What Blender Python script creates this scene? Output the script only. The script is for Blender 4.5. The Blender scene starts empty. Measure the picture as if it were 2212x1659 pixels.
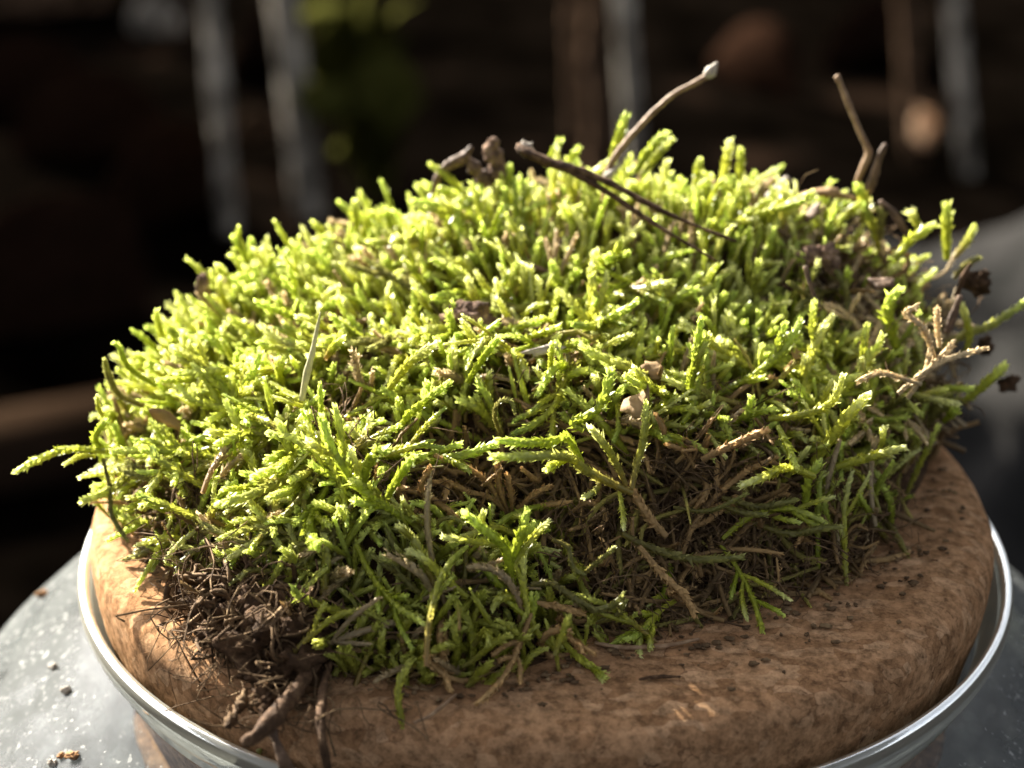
import bpy, math, random
import numpy as np
from mathutils import Vector, Matrix

# ------------------------------------------------------------------ scene, camera, light
S = 0.01                                    # all numbers below are centimetres
scn = bpy.context.scene
col = scn.collection
rng = np.random.default_rng(11)
random.seed(5)

HF, EL, ROLL, DIST = 26.0, 0.4257, 0.00545, 21.818
AIM = np.array([-0.338, 0.0, 1.144])
FPX = 1106 / math.tan(math.radians(HF) / 2)
fw = np.array([0, math.cos(EL), -math.sin(EL)])
_r = np.array([1.0, 0, 0]); _u = np.cross(_r, fw)
rt = math.cos(ROLL) * _r + math.sin(ROLL) * _u
up = -math.sin(ROLL) * _r + math.cos(ROLL) * _u
CAM = AIM - DIST * fw

cam_d = bpy.data.cameras.new("camera")
cam = bpy.data.objects.new("camera", cam_d)
col.objects.link(cam)
M4 = Matrix(((rt[0], up[0], -fw[0], CAM[0] * S), (rt[1], up[1], -fw[1], CAM[1] * S),
             (rt[2], up[2], -fw[2], CAM[2] * S), (0, 0, 0, 1)))
cam.matrix_world = M4
cam_d.sensor_width = 36
cam_d.angle = math.radians(HF)
cam_d.clip_start = 0.005
cam_d.clip_end = 100
cam_d.dof.use_dof = True
cam_d.dof.focus_distance = 19.8 * S
cam_d.dof.aperture_fstop = 24.0
scn.camera = cam

SUN_EL, SUN_AZ = math.radians(24.5), math.radians(39)    # azimuth: from straight behind (+y) towards the left (-x)
sun_dir = Vector((-math.sin(SUN_AZ) * math.cos(SUN_EL), math.cos(SUN_AZ) * math.cos(SUN_EL), math.sin(SUN_EL)))
sd = bpy.data.lights.new("sun", 'SUN')
sd.energy = 5.0
sd.angle = math.radians(0.5)
sd.color = (1.0, 0.95, 0.84)
sun = bpy.data.objects.new("sun", sd)
sun.rotation_euler = (-sun_dir).to_track_quat('-Z', 'Y').to_euler()
col.objects.link(sun)
world = bpy.data.worlds.new("World")
scn.world = world
world.use_nodes = True
wn = world.node_tree
sky = wn.nodes.new("ShaderNodeTexSky")
sky.sky_type = 'NISHITA'
sky.sun_disc = False
sky.air_density = 0.6
sky.dust_density = 4.0
sky.ozone_density = 0.4
sky.sun_elevation = SUN_EL
sky.sun_rotation = math.atan2(sun_dir.x, sun_dir.y)
bg = next(n for n in wn.nodes if n.type == 'BACKGROUND')
bg.inputs[1].default_value = 0.05
hs = wn.nodes.new("ShaderNodeHueSaturation")          # a hazy, nearly colourless sky
hs.inputs["Saturation"].default_value = 0.3
wn.links.new(sky.outputs[0], hs.inputs["Color"])
wn.links.new(hs.outputs[0], bg.inputs[0])
scn.view_settings.view_transform = 'Standard'
scn.view_settings.look = 'None'
scn.view_settings.exposure = 2.68
scn.cycles.max_bounces = 10
scn.cycles.transparent_max_bounces = 16
scn.cycles.transmission_bounces = 8
scn.cycles.caustics_reflective = False
scn.cycles.caustics_refractive = False
scn.cycles.sample_clamp_indirect = 6.0

# ------------------------------------------------------------------ helpers
def ray(px, py):
    d = fw * FPX + rt * (px - 1106) - up * (py - 829.5)
    return d / np.linalg.norm(d)
def at_y(px, py, y):
    d = ray(px, py); return CAM + (y - CAM[1]) / d[1] * d
def at_z(px, py, z):
    d = ray(px, py); return CAM + (z - CAM[2]) / d[2] * d
def project(P):
    q = np.asarray(P) - CAM
    z = q @ fw
    return np.stack([1106 + FPX * (q @ rt) / z, 829.5 - FPX * (q @ up) / z], -1), z
def unit(v):
    return v / np.maximum(np.linalg.norm(v, axis=-1, keepdims=True), 1e-9)

def tag(o, label=None, cat=None, group=None, kind=None):
    if label: o["label"] = label
    if cat: o["category"] = cat
    if group: o["group"] = group
    if kind: o["kind"] = kind
    return o

def empty(name, loc, label=None, cat=None, group=None):
    o = bpy.data.objects.new(name, None)
    o.location = np.asarray(loc, float) * S
    o.empty_display_size = 0.01
    col.objects.link(o)
    return tag(o, label, cat, group)

def build(name, V, F, mat, parent=None, C=None, smooth=True, loc=None):
    """One mesh object from centimetre vertices V and triangles F (numpy); C: a colour per vertex."""
    V = np.asarray(V, float) * S
    F = np.asarray(F, np.int32)
    base = np.zeros(3)
    if parent is not None:
        base = np.array(parent.location)
        if parent.parent is not None: base = base + np.array(parent.parent.location)
    elif loc is not None:
        base = np.asarray(loc, float) * S
    V = V - base
    me = bpy.data.meshes.new(name)
    me.vertices.add(len(V)); me.vertices.foreach_set("co", V.astype(np.float32).ravel())
    me.loops.add(F.size); me.loops.foreach_set("vertex_index", F.ravel())
    me.polygons.add(len(F))
    me.polygons.foreach_set("loop_start", np.arange(0, F.size, 3, dtype=np.int32))
    if smooth: me.polygons.foreach_set("use_smooth", np.ones(len(F), bool))
    if C is not None:
        a = me.color_attributes.new("tint", 'FLOAT_COLOR', 'POINT')
        c4 = np.ones((len(V), 4), np.float32); c4[:, :3] = C
        a.data.foreach_set("color", c4.ravel())
    me.update(calc_edges=True)
    me.materials.append(mat)
    o = bpy.data.objects.new(name, me)
    col.objects.link(o)
    if parent is not None: o.parent = parent
    elif loc is not None: o.location = base
    return o

def join(parts):
    Vs, Fs, Cs, n = [], [], [], 0
    for p in parts:
        Vs.append(p[0]); Fs.append(np.asarray(p[1]) + n); n += len(p[0])
        if len(p) > 2: Cs.append(p[2])
    return (np.concatenate(Vs), np.concatenate(Fs)) + ((np.concatenate(Cs),) if Cs else ())

def resample(P, k):
    """Smooth Catmull-Rom curve through P, k points evenly along it."""
    P = np.asarray(P, float)
    if len(P) == 2: return P[0] + (P[1] - P[0]) * np.linspace(0, 1, k)[:, None]
    Q = np.vstack([2 * P[0] - P[1], P, 2 * P[-1] - P[-2]])
    out = []
    for i in range(1, len(Q) - 2):
        t = np.linspace(0, 1, 14, endpoint=False)[:, None]
        a, b, c, d = Q[i - 1], Q[i], Q[i + 1], Q[i + 2]
        out.append(0.5 * (2 * b + (c - a) * t + (2 * a - 5 * b + 4 * c - d) * t ** 2 + (3 * b - a - 3 * c + d) * t ** 3))
    out = np.vstack(out + [P[-1:]])
    s = np.r_[0, np.cumsum(np.linalg.norm(np.diff(out, axis=0), axis=1))]
    u = np.linspace(0, s[-1], k)
    return np.stack([np.interp(u, s, out[:, j]) for j in range(3)], -1)

def frames(P):
    T = unit(np.gradient(P, axis=0))
    n = np.cross(T[0], [0.31, 0.17, 0.93]); n = n / np.linalg.norm(n)
    N = []
    for t in T:
        n = n - t * (n @ t); n = n / np.linalg.norm(n); N.append(n)
    N = np.array(N)
    return T, N, np.cross(T, N)

def tube(P, rad, sides=8, rough=0.0, flat=1.0, cap=True):
    P = np.asarray(P, float); k = len(P)
    rad = np.broadcast_to(np.asarray(rad, float), (k,))
    if rough > 0.03: rad = rad * (1 + 1.6 * rough * np.convolve(rng.normal(size=k + 4), np.ones(5) / 3, 'valid'))
    T, N, B = frames(P)
    a = np.linspace(0, 2 * np.pi, sides, endpoint=False)
    rr = rad[:, None] * (1 + rough * rng.normal(size=(k, sides)))
    V = P[:, None] + rr[..., None] * (np.cos(a)[None, :, None] * N[:, None] + flat * np.sin(a)[None, :, None] * B[:, None])
    V = V.reshape(-1, 3)
    i = np.arange(k - 1)[:, None] * sides; j = np.arange(sides)[None]; j2 = (j + 1) % sides
    q = [i + j, i + j2, i + sides + j2, i + sides + j]
    F = np.concatenate([np.stack([q[0], q[1], q[2]], -1).reshape(-1, 3), np.stack([q[0], q[2], q[3]], -1).reshape(-1, 3)])
    if cap:
        n = len(V)
        V = np.vstack([V, P[:1] - T[:1] * rad[0] * 0.3, P[-1:] + T[-1:] * rad[-1] * 0.5])
        j = np.arange(sides); j2 = (j + 1) % sides
        F = np.vstack([F, np.stack([j2, j, 0 * j + n], -1), np.stack([(k - 1) * sides + j, (k - 1) * sides + j2, 0 * j + n + 1], -1)])
    return V, F

def lathe(prof, seg=128, wob=None):
    prof = np.asarray(prof, float); k = len(prof)
    a = np.linspace(0, 2 * np.pi, seg, endpoint=False)
    V = np.stack([prof[:, None, 0] * np.cos(a), prof[:, None, 0] * np.sin(a), prof[:, None, 1] + 0 * a], -1).reshape(-1, 3)
    i = np.arange(k - 1)[:, None] * seg; j = np.arange(seg)[None]; j2 = (j + 1) % seg
    q = [i + j, i + j2, i + seg + j2, i + seg + j]
    F = np.concatenate([np.stack([q[0], q[2], q[1]], -1).reshape(-1, 3), np.stack([q[0], q[3], q[2]], -1).reshape(-1, 3)])
    return V, F

_P = rng.permutation(512)
_G = rng.uniform(-1, 1, 512)
def noise3(P):
    """Cheap smooth value noise, -1..1."""
    P = np.asarray(P, float); I = np.floor(P).astype(int); f = P - I; f = f * f * (3 - 2 * f)
    out = 0
    for dx in (0, 1):
        for dy in (0, 1):
            for dz in (0, 1):
                h = _G[_P[(_P[(_P[(I[..., 0] + dx) % 512] + I[..., 1] + dy) % 512] + I[..., 2] + dz) % 512]]
                w = (f[..., 0] if dx else 1 - f[..., 0]) * (f[..., 1] if dy else 1 - f[..., 1]) * (f[..., 2] if dz else 1 - f[..., 2])
                out = out + h * w
    return out

def lump(center, size, seed, sub=3, rough=0.35):
    """An irregular crumb: a noise-displaced ball."""
    n1, n2 = 10 * sub // 2, 7 * sub // 2
    th = np.linspace(0, np.pi, n2); ph = np.linspace(0, 2 * np.pi, n1, endpoint=False)
    D = np.stack([np.sin(th)[:, None] * np.cos(ph), np.sin(th)[:, None] * np.sin(ph), np.cos(th)[:, None] + 0 * ph], -1).reshape(-1, 3)
    r = 1 + rough * noise3(D * 1.7 + seed * 7.3) + rough * 0.7 * noise3(D * 4.1 + seed * 3.1)
    V = np.asarray(center) + D * r[:, None] * np.asarray(size)
    i = np.arange(n2 - 1)[:, None] * n1; j = np.arange(n1)[None]; j2 = (j + 1) % n1
    q = [i + j, i + j2, i + n1 + j2, i + n1 + j]
    return V, np.concatenate([np.stack([q[0], q[2], q[1]], -1).reshape(-1, 3), np.stack([q[0], q[3], q[2]], -1).reshape(-1, 3)])

def leaf_blade(path, width, fold=0.25, curl=0.0, n=9, thick=0.012):
    """A thin leaf with midrib fold along a path; two-sided with real thickness."""
    P = resample(path, n); T, N, B = frames(P)
    t = np.linspace(0, 1, n)
    w = width * np.sin(np.pi * np.clip(t * 0.94 + 0.04, 0, 1)) ** 0.7
    V = []
    for sgn in (1, -1):
        o = N * thick * 0.5 * sgn
        V += [P + o, P + o + B * w[:, None] + N * (fold * w)[:, None], P + o - B * w[:, None] + N * (fold * w)[:, None] * (1 - curl)]
    V = np.concatenate(V)
    F = []
    for s in (0, 3):
        for i in range(n - 1):
            for (a, b) in ((0, 1), (2, 0)):
                q = [(s + a) * n + i, (s + b) * n + i, (s + b) * n + i + 1, (s + a) * n + i + 1]
                if s: q = q[::-1]
                F += [(q[0], q[1], q[2]), (q[0], q[2], q[3])]
    for e in (1, 2):
        for i in range(n - 1):
            q = [e * n + i, e * n + i + 1, (e + 3) * n + i + 1, (e + 3) * n + i]
            if e == 1: q = q[::-1]
            F += [(q[0], q[1], q[2]), (q[0], q[2], q[3])]
    return V, np.array(F)

# ------------------------------------------------------------------ materials
def mat(name):
    m = bpy.data.materials.new(name); m.use_nodes = True
    nt = m.node_tree; nt.nodes.clear()
    out = nt.nodes.new("ShaderNodeOutputMaterial")
    return m, nt, out
def node(nt, t, **kw):
    n = nt.nodes.new(t)
    for k, v in kw.items():
        if k.startswith("i_"): n.inputs[k[2:].replace("_", " ")].default_value = v
        else: setattr(n, k, v)
    return n
def ramp(nt, stops, fac):
    r = nt.nodes.new("ShaderNodeValToRGB")
    el = r.color_ramp.elements
    el[0].position, el[0].color = stops[0][0], (*stops[0][1], 1)
    el[1].position, el[1].color = stops[-1][0], (*stops[-1][1], 1)
    for p, c in stops[1:-1]:
        e = el.new(p); e.color = (*c, 1)
    nt.links.new(fac, r.inputs[0])
    return r
def g(v): return (v, v, v)

def plant_mat(name, rough, transl, bump=0.0):
    m, nt, out = mat(name); L = nt.links.new
    at = node(nt, "ShaderNodeVertexColor", layer_name="tint")
    tc = node(nt, "ShaderNodeTexCoord")
    nz = node(nt, "ShaderNodeTexNoise", i_Scale=2200.0, i_Detail=2.0)
    L(tc.outputs["Object"], nz.inputs["Vector"])
    r = ramp(nt, [(0.3, g(0.82)), (0.7, g(1.12))], nz.outputs[0])
    mx = node(nt, "ShaderNodeMix", data_type='RGBA', blend_type='MULTIPLY'); mx.inputs[0].default_value = 1
    L(at.outputs[0], mx.inputs[6]); L(r.outputs[0], mx.inputs[7])
    p = node(nt, "ShaderNodeBsdfPrincipled", i_Roughness=rough)
    p.inputs["Specular IOR Level"].default_value = 0.38
    L(mx.outputs[2], p.inputs["Base Color"])
    tr = node(nt, "ShaderNodeBsdfTranslucent")
    L(mx.outputs[2], tr.inputs[0])
    ms = node(nt, "ShaderNodeMixShader"); ms.inputs[0].default_value = transl
    L(p.outputs[0], ms.inputs[1]); L(tr.outputs[0], ms.inputs[2])
    if bump:
        b = node(nt, "ShaderNodeBump", i_Strength=bump, i_Distance=0.0004)
        L(nz.outputs[0], b.inputs["Height"]); L(b.outputs[0], p.inputs["Normal"])
    L(ms.outputs[0], out.inputs[0])
    return m
M_MOSS = plant_mat("moss leaves", 0.36, 0.5)
M_DEAD = plant_mat("dead moss", 0.75, 0.2)

def solid(name, stops, scale, rough=0.8, bump=0.4, dist=0.0003, stretch=(1, 1, 1), detail=5.0, spec=0.3, transl=0.0):
    m, nt, out = mat(name); L = nt.links.new
    tc = node(nt, "ShaderNodeTexCoord"); mp = node(nt, "ShaderNodeMapping"); mp.inputs["Scale"].default_value = stretch
    L(tc.outputs["Object"], mp.inputs[0])
    nz = node(nt, "ShaderNodeTexNoise", i_Scale=scale, i_Detail=detail, i_Roughness=0.65)
    L(mp.outputs[0], nz.inputs["Vector"])
    r = ramp(nt, stops, nz.outputs[0])
    p = node(nt, "ShaderNodeBsdfPrincipled", i_Roughness=rough)
    p.inputs["Specular IOR Level"].default_value = spec
    L(r.outputs[0], p.inputs["Base Color"])
    b = node(nt, "ShaderNodeBump", i_Strength=bump, i_Distance=dist)
    L(nz.outputs[0], b.inputs["Height"]); L(b.outputs[0], p.inputs["Normal"])
    if transl:
        tr = node(nt, "ShaderNodeBsdfTranslucent"); L(r.outputs[0], tr.inputs[0])
        ms = node(nt, "ShaderNodeMixShader"); ms.inputs[0].default_value = transl
        L(p.outputs[0], ms.inputs[1]); L(tr.outputs[0], ms.inputs[2]); L(ms.outputs[0], out.inputs[0])
    else: L(p.outputs[0], out.inputs[0])
    return m
M_SOIL = solid("dark soil", [(0.3, (0.016, 0.009, 0.005)), (0.55, (0.06, 0.034, 0.018)), (0.75, (0.15, 0.09, 0.05))], 700, 0.95, 0.9, 0.0008, spec=0.1)
M_CRUMB = solid("bark crumb", [(0.32, (0.03, 0.018, 0.012)), (0.55, (0.2, 0.125, 0.085)), (0.72, (0.42, 0.3, 0.22))], 900, 0.9, 1.0, 0.0008, spec=0.1)
M_TWIG = solid("brown twig bark", [(0.3, (0.035, 0.02, 0.012)), (0.55, (0.12, 0.07, 0.04)), (0.75, (0.3, 0.2, 0.13))], 900, 0.7, 0.7, 0.0003, (1, 1, 1))
M_DARKTWIG = solid("dark twig bark", [(0.3, (0.02, 0.012, 0.007)), (0.55, (0.085, 0.048, 0.026)), (0.75, (0.22, 0.14, 0.08))], 1100, 0.85, 0.9, 0.0004, spec=0.1)
M_ROOT = solid("dark root fibre", [(0.3, (0.03, 0.018, 0.01)), (0.5, (0.11, 0.068, 0.036)), (0.72, (0.28, 0.19, 0.1))], 500, 0.9, 0.6, 0.0003, spec=0.1)
M_STALK = solid("dry stalk", [(0.3, (0.12, 0.068, 0.035)), (0.5, (0.24, 0.15, 0.085)), (0.75, (0.4, 0.28, 0.17))], 700, 0.6, 0.6, 0.0003, spec=0.2)
M_PALE = solid("pale dry straw", [(0.3, (0.36, 0.33, 0.17)), (0.7, (0.55, 0.52, 0.3))], 600, 0.6, 0.4, 0.0002, transl=0.2)
M_HUSK = solid("greyish husk", [(0.3, (0.24, 0.19, 0.14)), (0.7, (0.46, 0.41, 0.34))], 900, 0.6, 0.5, 0.0002, transl=0.2)
M_FLAKE = solid("tan leaf flake", [(0.3, (0.2, 0.125, 0.06)), (0.7, (0.38, 0.26, 0.14))], 500, 0.7, 0.5, 0.0003, transl=0.3, spec=0.1)

# cork: pressed granules
def cork_mat():
    m, nt, out = mat("pressed cork"); L = nt.links.new
    tc = node(nt, "ShaderNodeTexCoord")
    wz = node(nt, "ShaderNodeTexNoise", i_Scale=260.0, i_Detail=3.0)
    L(tc.outputs["Object"], wz.inputs["Vector"])
    wa = node(nt, "ShaderNodeVectorMath", operation='MULTIPLY_ADD')
    L(wz.outputs["Color"], wa.inputs[0]); wa.inputs[1].default_value = (0.003, 0.003, 0.003)
    L(tc.outputs["Object"], wa.inputs[2])
    mp = node(nt, "ShaderNodeMapping"); mp.inputs["Rotation"].default_value = (0.2, 0.3, 0.5); mp.inputs["Scale"].default_value = (1.0, 2.0, 1.6)
    L(wa.outputs[0], mp.inputs[0])
    v1 = node(nt, "ShaderNodeTexVoronoi", i_Scale=480.0, i_Randomness=1.0); L(mp.outputs[0], v1.inputs["Vector"])
    v2 = node(nt, "ShaderNodeTexVoronoi", feature='DISTANCE_TO_EDGE', i_Scale=480.0); L(mp.outputs[0], v2.inputs["Vector"])
    sep = node(nt, "ShaderNodeSeparateColor"); L(v1.outputs["Color"], sep.inputs[0])
    cell = ramp(nt, [(0.0, (0.26, 0.14, 0.069)), (0.35, (0.32, 0.178, 0.09)), (0.8, (0.365, 0.21, 0.11)), (1.0, (0.43, 0.26, 0.143))], sep.outputs[0])
    fine = node(nt, "ShaderNodeTexNoise", i_Scale=800.0, i_Detail=8.0, i_Roughness=0.8); L(tc.outputs["Object"], fine.inputs["Vector"])
    fr = ramp(nt, [(0.37, g(0.35)), (0.5, g(0.92)), (0.63, g(1.4))], fine.outputs[0])
    m1 = node(nt, "ShaderNodeMix", data_type='RGBA', blend_type='MULTIPLY'); m1.inputs[0].default_value = 0.9
    L(cell.outputs[0], m1.inputs[6]); L(fr.outputs[0], m1.inputs[7])
    # dark seams: only here and there along granule edges
    er = ramp(nt, [(0.0, g(0.8)), (0.022, g(0.0))], v2.outputs[0])
    sel = node(nt, "ShaderNodeTexNoise", i_Scale=210.0, i_Detail=3.0); L(tc.outputs["Object"], sel.inputs["Vector"])
    sr = ramp(nt, [(0.5, g(0.0)), (0.62, g(1.0))], sel.outputs[0])
    em = node(nt, "ShaderNodeMath", operation='MULTIPLY'); L(er.outputs[0], em.inputs[0]); L(sr.outputs[0], em.inputs[1])
    # dark bark inclusions and pits
    pz = node(nt, "ShaderNodeTexNoise", i_Scale=620.0, i_Detail=6.0, i_Roughness=0.8); L(mp.outputs[0], pz.inputs["Vector"])
    pr = ramp(nt, [(0.605, g(0.0)), (0.68, g(1.0))], pz.outputs[0])
    mxm = node(nt, "ShaderNodeMath", operation='MAXIMUM'); L(em.outputs[0], mxm.inputs[0]); L(pr.outputs[0], mxm.inputs[1])
    m2 = node(nt, "ShaderNodeMix", data_type='RGBA'); L(mxm.outputs[0], m2.inputs[0]); L(m1.outputs[2], m2.inputs[6])
    m2.inputs[7].default_value = (0.11, 0.055, 0.03, 1)
    p = node(nt, "ShaderNodeBsdfPrincipled", i_Roughness=0.9); p.inputs["Specular IOR Level"].default_value = 0.0
    L(m2.outputs[2], p.inputs["Base Color"])
    h1 = node(nt, "ShaderNodeMath", operation='MULTIPLY_ADD'); L(mxm.outputs[0], h1.inputs[0]); h1.inputs[1].default_value = -0.9
    L(fine.outputs[0], h1.inputs[2])
    h2 = node(nt, "ShaderNodeMath", operation='MULTIPLY_ADD'); L(sep.outputs[1], h2.inputs[0]); h2.inputs[1].default_value = 0.25; L(h1.outputs[0], h2.inputs[2])
    b = node(nt, "ShaderNodeBump", i_Strength=0.6, i_Distance=0.0004); L(h2.outputs[0], b.inputs["Height"]); L(b.outputs[0], p.inputs["Normal"])
    L(p.outputs[0], out.inputs[0])
    return m
M_CORK = cork_mat()

def rim_mat():
    m, nt, out = mat("clear glass"); L = nt.links.new
    gl = node(nt, "ShaderNodeBsdfGlass", i_Roughness=0.01, i_IOR=1.5); gl.inputs[0].default_value = (0.93, 0.97, 0.95, 1)
    tr = node(nt, "ShaderNodeBsdfTransparent"); tr.inputs[0].default_value = (0.9, 0.94, 0.92, 1)
    go = node(nt, "ShaderNodeBsdfGlossy", i_Roughness=0.03)
    fr = node(nt, "ShaderNodeFresnel", i_IOR=1.45)
    m1 = node(nt, "ShaderNodeMixShader"); L(fr.outputs[0], m1.inputs[0]); L(tr.outputs[0], m1.inputs[1]); L(go.outputs[0], m1.inputs[2])
    m2 = node(nt, "ShaderNodeMixShader"); m2.inputs[0].default_value = 0.12; L(m1.outputs[0], m2.inputs[1]); L(gl.outputs[0], m2.inputs[2])
    df = node(nt, "ShaderNodeBsdfTranslucent"); df.inputs[0].default_value = (0.75, 0.74, 0.64, 1)
    d2 = node(nt, "ShaderNodeBsdfDiffuse"); d2.inputs[0].default_value = (0.75, 0.74, 0.64, 1)
    md = node(nt, "ShaderNodeMixShader"); md.inputs[0].default_value = 0.5; L(df.outputs[0], md.inputs[1]); L(d2.outputs[0], md.inputs[2])
    m3 = node(nt, "ShaderNodeMixShader"); m3.inputs[0].default_value = 0.34; L(m2.outputs[0], m3.inputs[1]); L(md.outputs[0], m3.inputs[2])  # milky pale share imitates sunlight caught in the lip; the glass itself is clear
    gs = node(nt, "ShaderNodeBsdfGlossy", i_Roughness=0.16)
    m4 = node(nt, "ShaderNodeMixShader"); m4.inputs[0].default_value = 0.03; L(m3.outputs[0], m4.inputs[1]); L(gs.outputs[0], m4.inputs[2])
    L(m4.outputs[0], out.inputs[0])
    return m
M_RIM = rim_mat()

def dusty_glass():
    m, nt, out = mat("dusty glass"); L = nt.links.new
    tc = node(nt, "ShaderNodeTexCoord")
    tr = node(nt, "ShaderNodeBsdfTransparent"); tr.inputs[0].default_value = (0.86, 0.9, 0.89, 1)
    gl = node(nt, "ShaderNodeBsdfGlossy", i_Roughness=0.05)
    fr = node(nt, "ShaderNodeFresnel", i_IOR=1.52)
    m1 = node(nt, "ShaderNodeMixShader"); fq = node(nt, "ShaderNodeMath", operation='MULTIPLY'); L(fr.outputs[0], fq.inputs[0]); fq.inputs[1].default_value = 0.06
    L(fq.outputs[0], m1.inputs[0]); L(tr.outputs[0], m1.inputs[1]); L(gl.outputs[0], m1.inputs[2])
    nz = node(nt, "ShaderNodeTexNoise", i_Scale=160.0, i_Detail=6.0, i_Roughness=0.7); L(tc.outputs["Object"], nz.inputs["Vector"])
    r1 = ramp(nt, [(0.36, g(0.25)), (0.64, g(0.8))], nz.outputs[0])
    sp = node(nt, "ShaderNodeTexNoise", i_Scale=1400.0, i_Detail=3.0); L(tc.outputs["Object"], sp.inputs["Vector"])
    r2 = ramp(nt, [(0.64, g(0.0)), (0.72, g(0.45))], sp.outputs[0])
    ad = node(nt, "ShaderNodeMath", operation='ADD', use_clamp=True); L(r1.outputs[0], ad.inputs[0]); L(r2.outputs[0], ad.inputs[1])
    # the dust thins out towards the neck, where fingers and the cork wipe it
    sx = node(nt, "ShaderNodeSeparateXYZ"); L(tc.outputs["Object"], sx.inputs[0])
    mr = node(nt, "ShaderNodeMapRange"); mr.inputs[1].default_value = 0.2385; mr.inputs[2].default_value = 0.2345
    mr.inputs[3].default_value = 0.12; mr.inputs[4].default_value = 1.0; L(sx.outputs[2], mr.inputs[0])
    lw = node(nt, "ShaderNodeLayerWeight", i_Blend=0.35)
    ga = node(nt, "ShaderNodeMath", operation='MULTIPLY_ADD'); L(lw.outputs["Facing"], ga.inputs[0]); ga.inputs[1].default_value = 0.9; ga.inputs[2].default_value = 1.0
    mg = node(nt, "ShaderNodeMath", operation='MULTIPLY', use_clamp=True); L(ad.outputs[0], mg.inputs[0]); L(ga.outputs[0], mg.inputs[1])
    mu = node(nt, "ShaderNodeMath", operation='MULTIPLY'); L(mg.outputs[0], mu.inputs[0]); L(mr.outputs[0], mu.inputs[1])
    df = node(nt, "ShaderNodeBsdfDiffuse"); df.inputs[0].default_value = (0.095, 0.1, 0.1, 1)
    rc = ramp(nt, [(0.6, (0.12, 0.125, 0.122)), (0.7, (0.42, 0.42, 0.4))], sp.outputs[0]); L(rc.outputs[0], df.inputs[0])
    tl = node(nt, "ShaderNodeBsdfTranslucent"); tl.inputs[0].default_value = (0.1, 0.104, 0.104, 1)
    md = node(nt, "ShaderNodeMixShader"); md.inputs[0].default_value = 0.4; L(df.outputs[0], md.inputs[1]); L(tl.outputs[0], md.inputs[2])
    m2 = node(nt, "ShaderNodeMixShader"); L(mu.outputs[0], m2.inputs[0]); L(m1.outputs[0], m2.inputs[1]); L(md.outputs[0], m2.inputs[2])
    g2 = node(nt, "ShaderNodeBsdfGlossy", i_Roughness=0.17)
    m5 = node(nt, "ShaderNodeMixShader"); m5.inputs[0].default_value = 0.003; L(m2.outputs[0], m5.inputs[1]); L(g2.outputs[0], m5.inputs[2])
    L(m5.outputs[0], out.inputs[0])
    return m
M_DUSTY = dusty_glass()

# ------------------------------------------------------------------ setting
GROUND_Z = -25.0
BS = 2.25                                   # size of the far things relative to a spot 45 cm from the lens
M_GROUND = solid("earth with painted shade", [(0.4, (0.0004, 0.0003, 0.0002)), (0.58, (0.002, 0.0014, 0.001)), (0.75, (0.012, 0.007, 0.0045))], 12, 1.0, 0.6, 0.004, detail=7.0, spec=0.0)  # background shade is put into this near black colour
n = 90
gx = np.concatenate([-np.geomspace(3000, 1, n // 2), np.geomspace(1, 3000, n // 2)])
X, Y = np.meshgrid(gx, gx + 0.0)
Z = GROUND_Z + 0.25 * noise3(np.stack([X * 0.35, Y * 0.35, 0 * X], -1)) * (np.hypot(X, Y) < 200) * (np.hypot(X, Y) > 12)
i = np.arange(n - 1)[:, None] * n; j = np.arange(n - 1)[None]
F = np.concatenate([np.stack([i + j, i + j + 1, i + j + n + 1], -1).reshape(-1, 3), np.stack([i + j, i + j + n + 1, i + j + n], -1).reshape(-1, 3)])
tag(build("ground", np.stack([X, Y, Z], -1).reshape(-1, 3), F, M_GROUND), "earth coloured near black for shade, far below and behind the jar", kind="structure")

# ------------------------------------------------------------------ jar and cork
jar = empty("glass_jar", (0, 0, GROUND_Z), "clear glass jar with rounded lip and dusty sloping shoulder, closed by the cork", "jar")
wall = [(4.56, -0.68), (4.58, -0.62), (4.62, -0.6), (4.66, -0.62), (4.68, -0.68), (4.675, -0.78), (4.64, -0.88), (4.57, -0.98), (4.5, -1.08), (4.47, -1.18),
        (4.36, -1.18), (4.39, -1.06), (4.46, -0.94), (4.53, -0.84), (4.555, -0.76), (4.56, -0.68)]
V, F = lathe(np.array(wall)[::-1], 200)
build("rim", V, F, M_RIM, jar)
prof = [(4.47, -1.185), (4.475, -1.25), (4.55, -1.34), (4.75, -1.43), (5.05, -1.58), (5.45, -1.84), (5.88, -2.2), (6.22, -2.65), (6.5, -3.2), (6.7, -4.0), (6.75, -5.0), (6.75, -23.8), (6.5, -24.5), (5.9, -24.9), (0.01, -24.9)]
pp = resample([(x, 0, z) for x, z in prof], 70)
V, F = lathe(pp[:, [0, 2]][::-1], 160)
build("body", V, F, M_DUSTY, jar)

cork_prof = resample([(0.01, 0, 0.03), (1.5, 0, 0.03), (3.0, 0, 0.03), (3.8, 0, 0.02), (4.12, 0, 0.0), (4.3, 0, -0.04), (4.42, 0, -0.11), (4.48, 0, -0.22), (4.49, 0, -0.36), (4.475, 0, -0.52), (4.44, 0, -0.75), (4.38, 0, -1.0), (4.31, 0, -1.3), (4.2, 0, -1.7), (4.0, 0, -2.2), (3.9, 0, -2.3), (0.01, 0, -2.3)], 120)
V, F = lathe(cork_prof[:, [0, 2]][::-1], 260)
nn = 0.012 * noise3(V * 2.2) + 0.008 * noise3(V * 7.0)
rr = np.hypot(V[:, 0], V[:, 1])[:, None]
V = V + [-0.04, 0, 0] + unit(V * [1, 1, 0.6] + [0, 0, 1.5]) * nn[:, None]
tag(build("cork_stopper", V, F, M_CORK, loc=(-0.04, 0, -2.3)), "wide round stopper of pressed cork under the moss, plugged into the jar", "cork")

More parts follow.
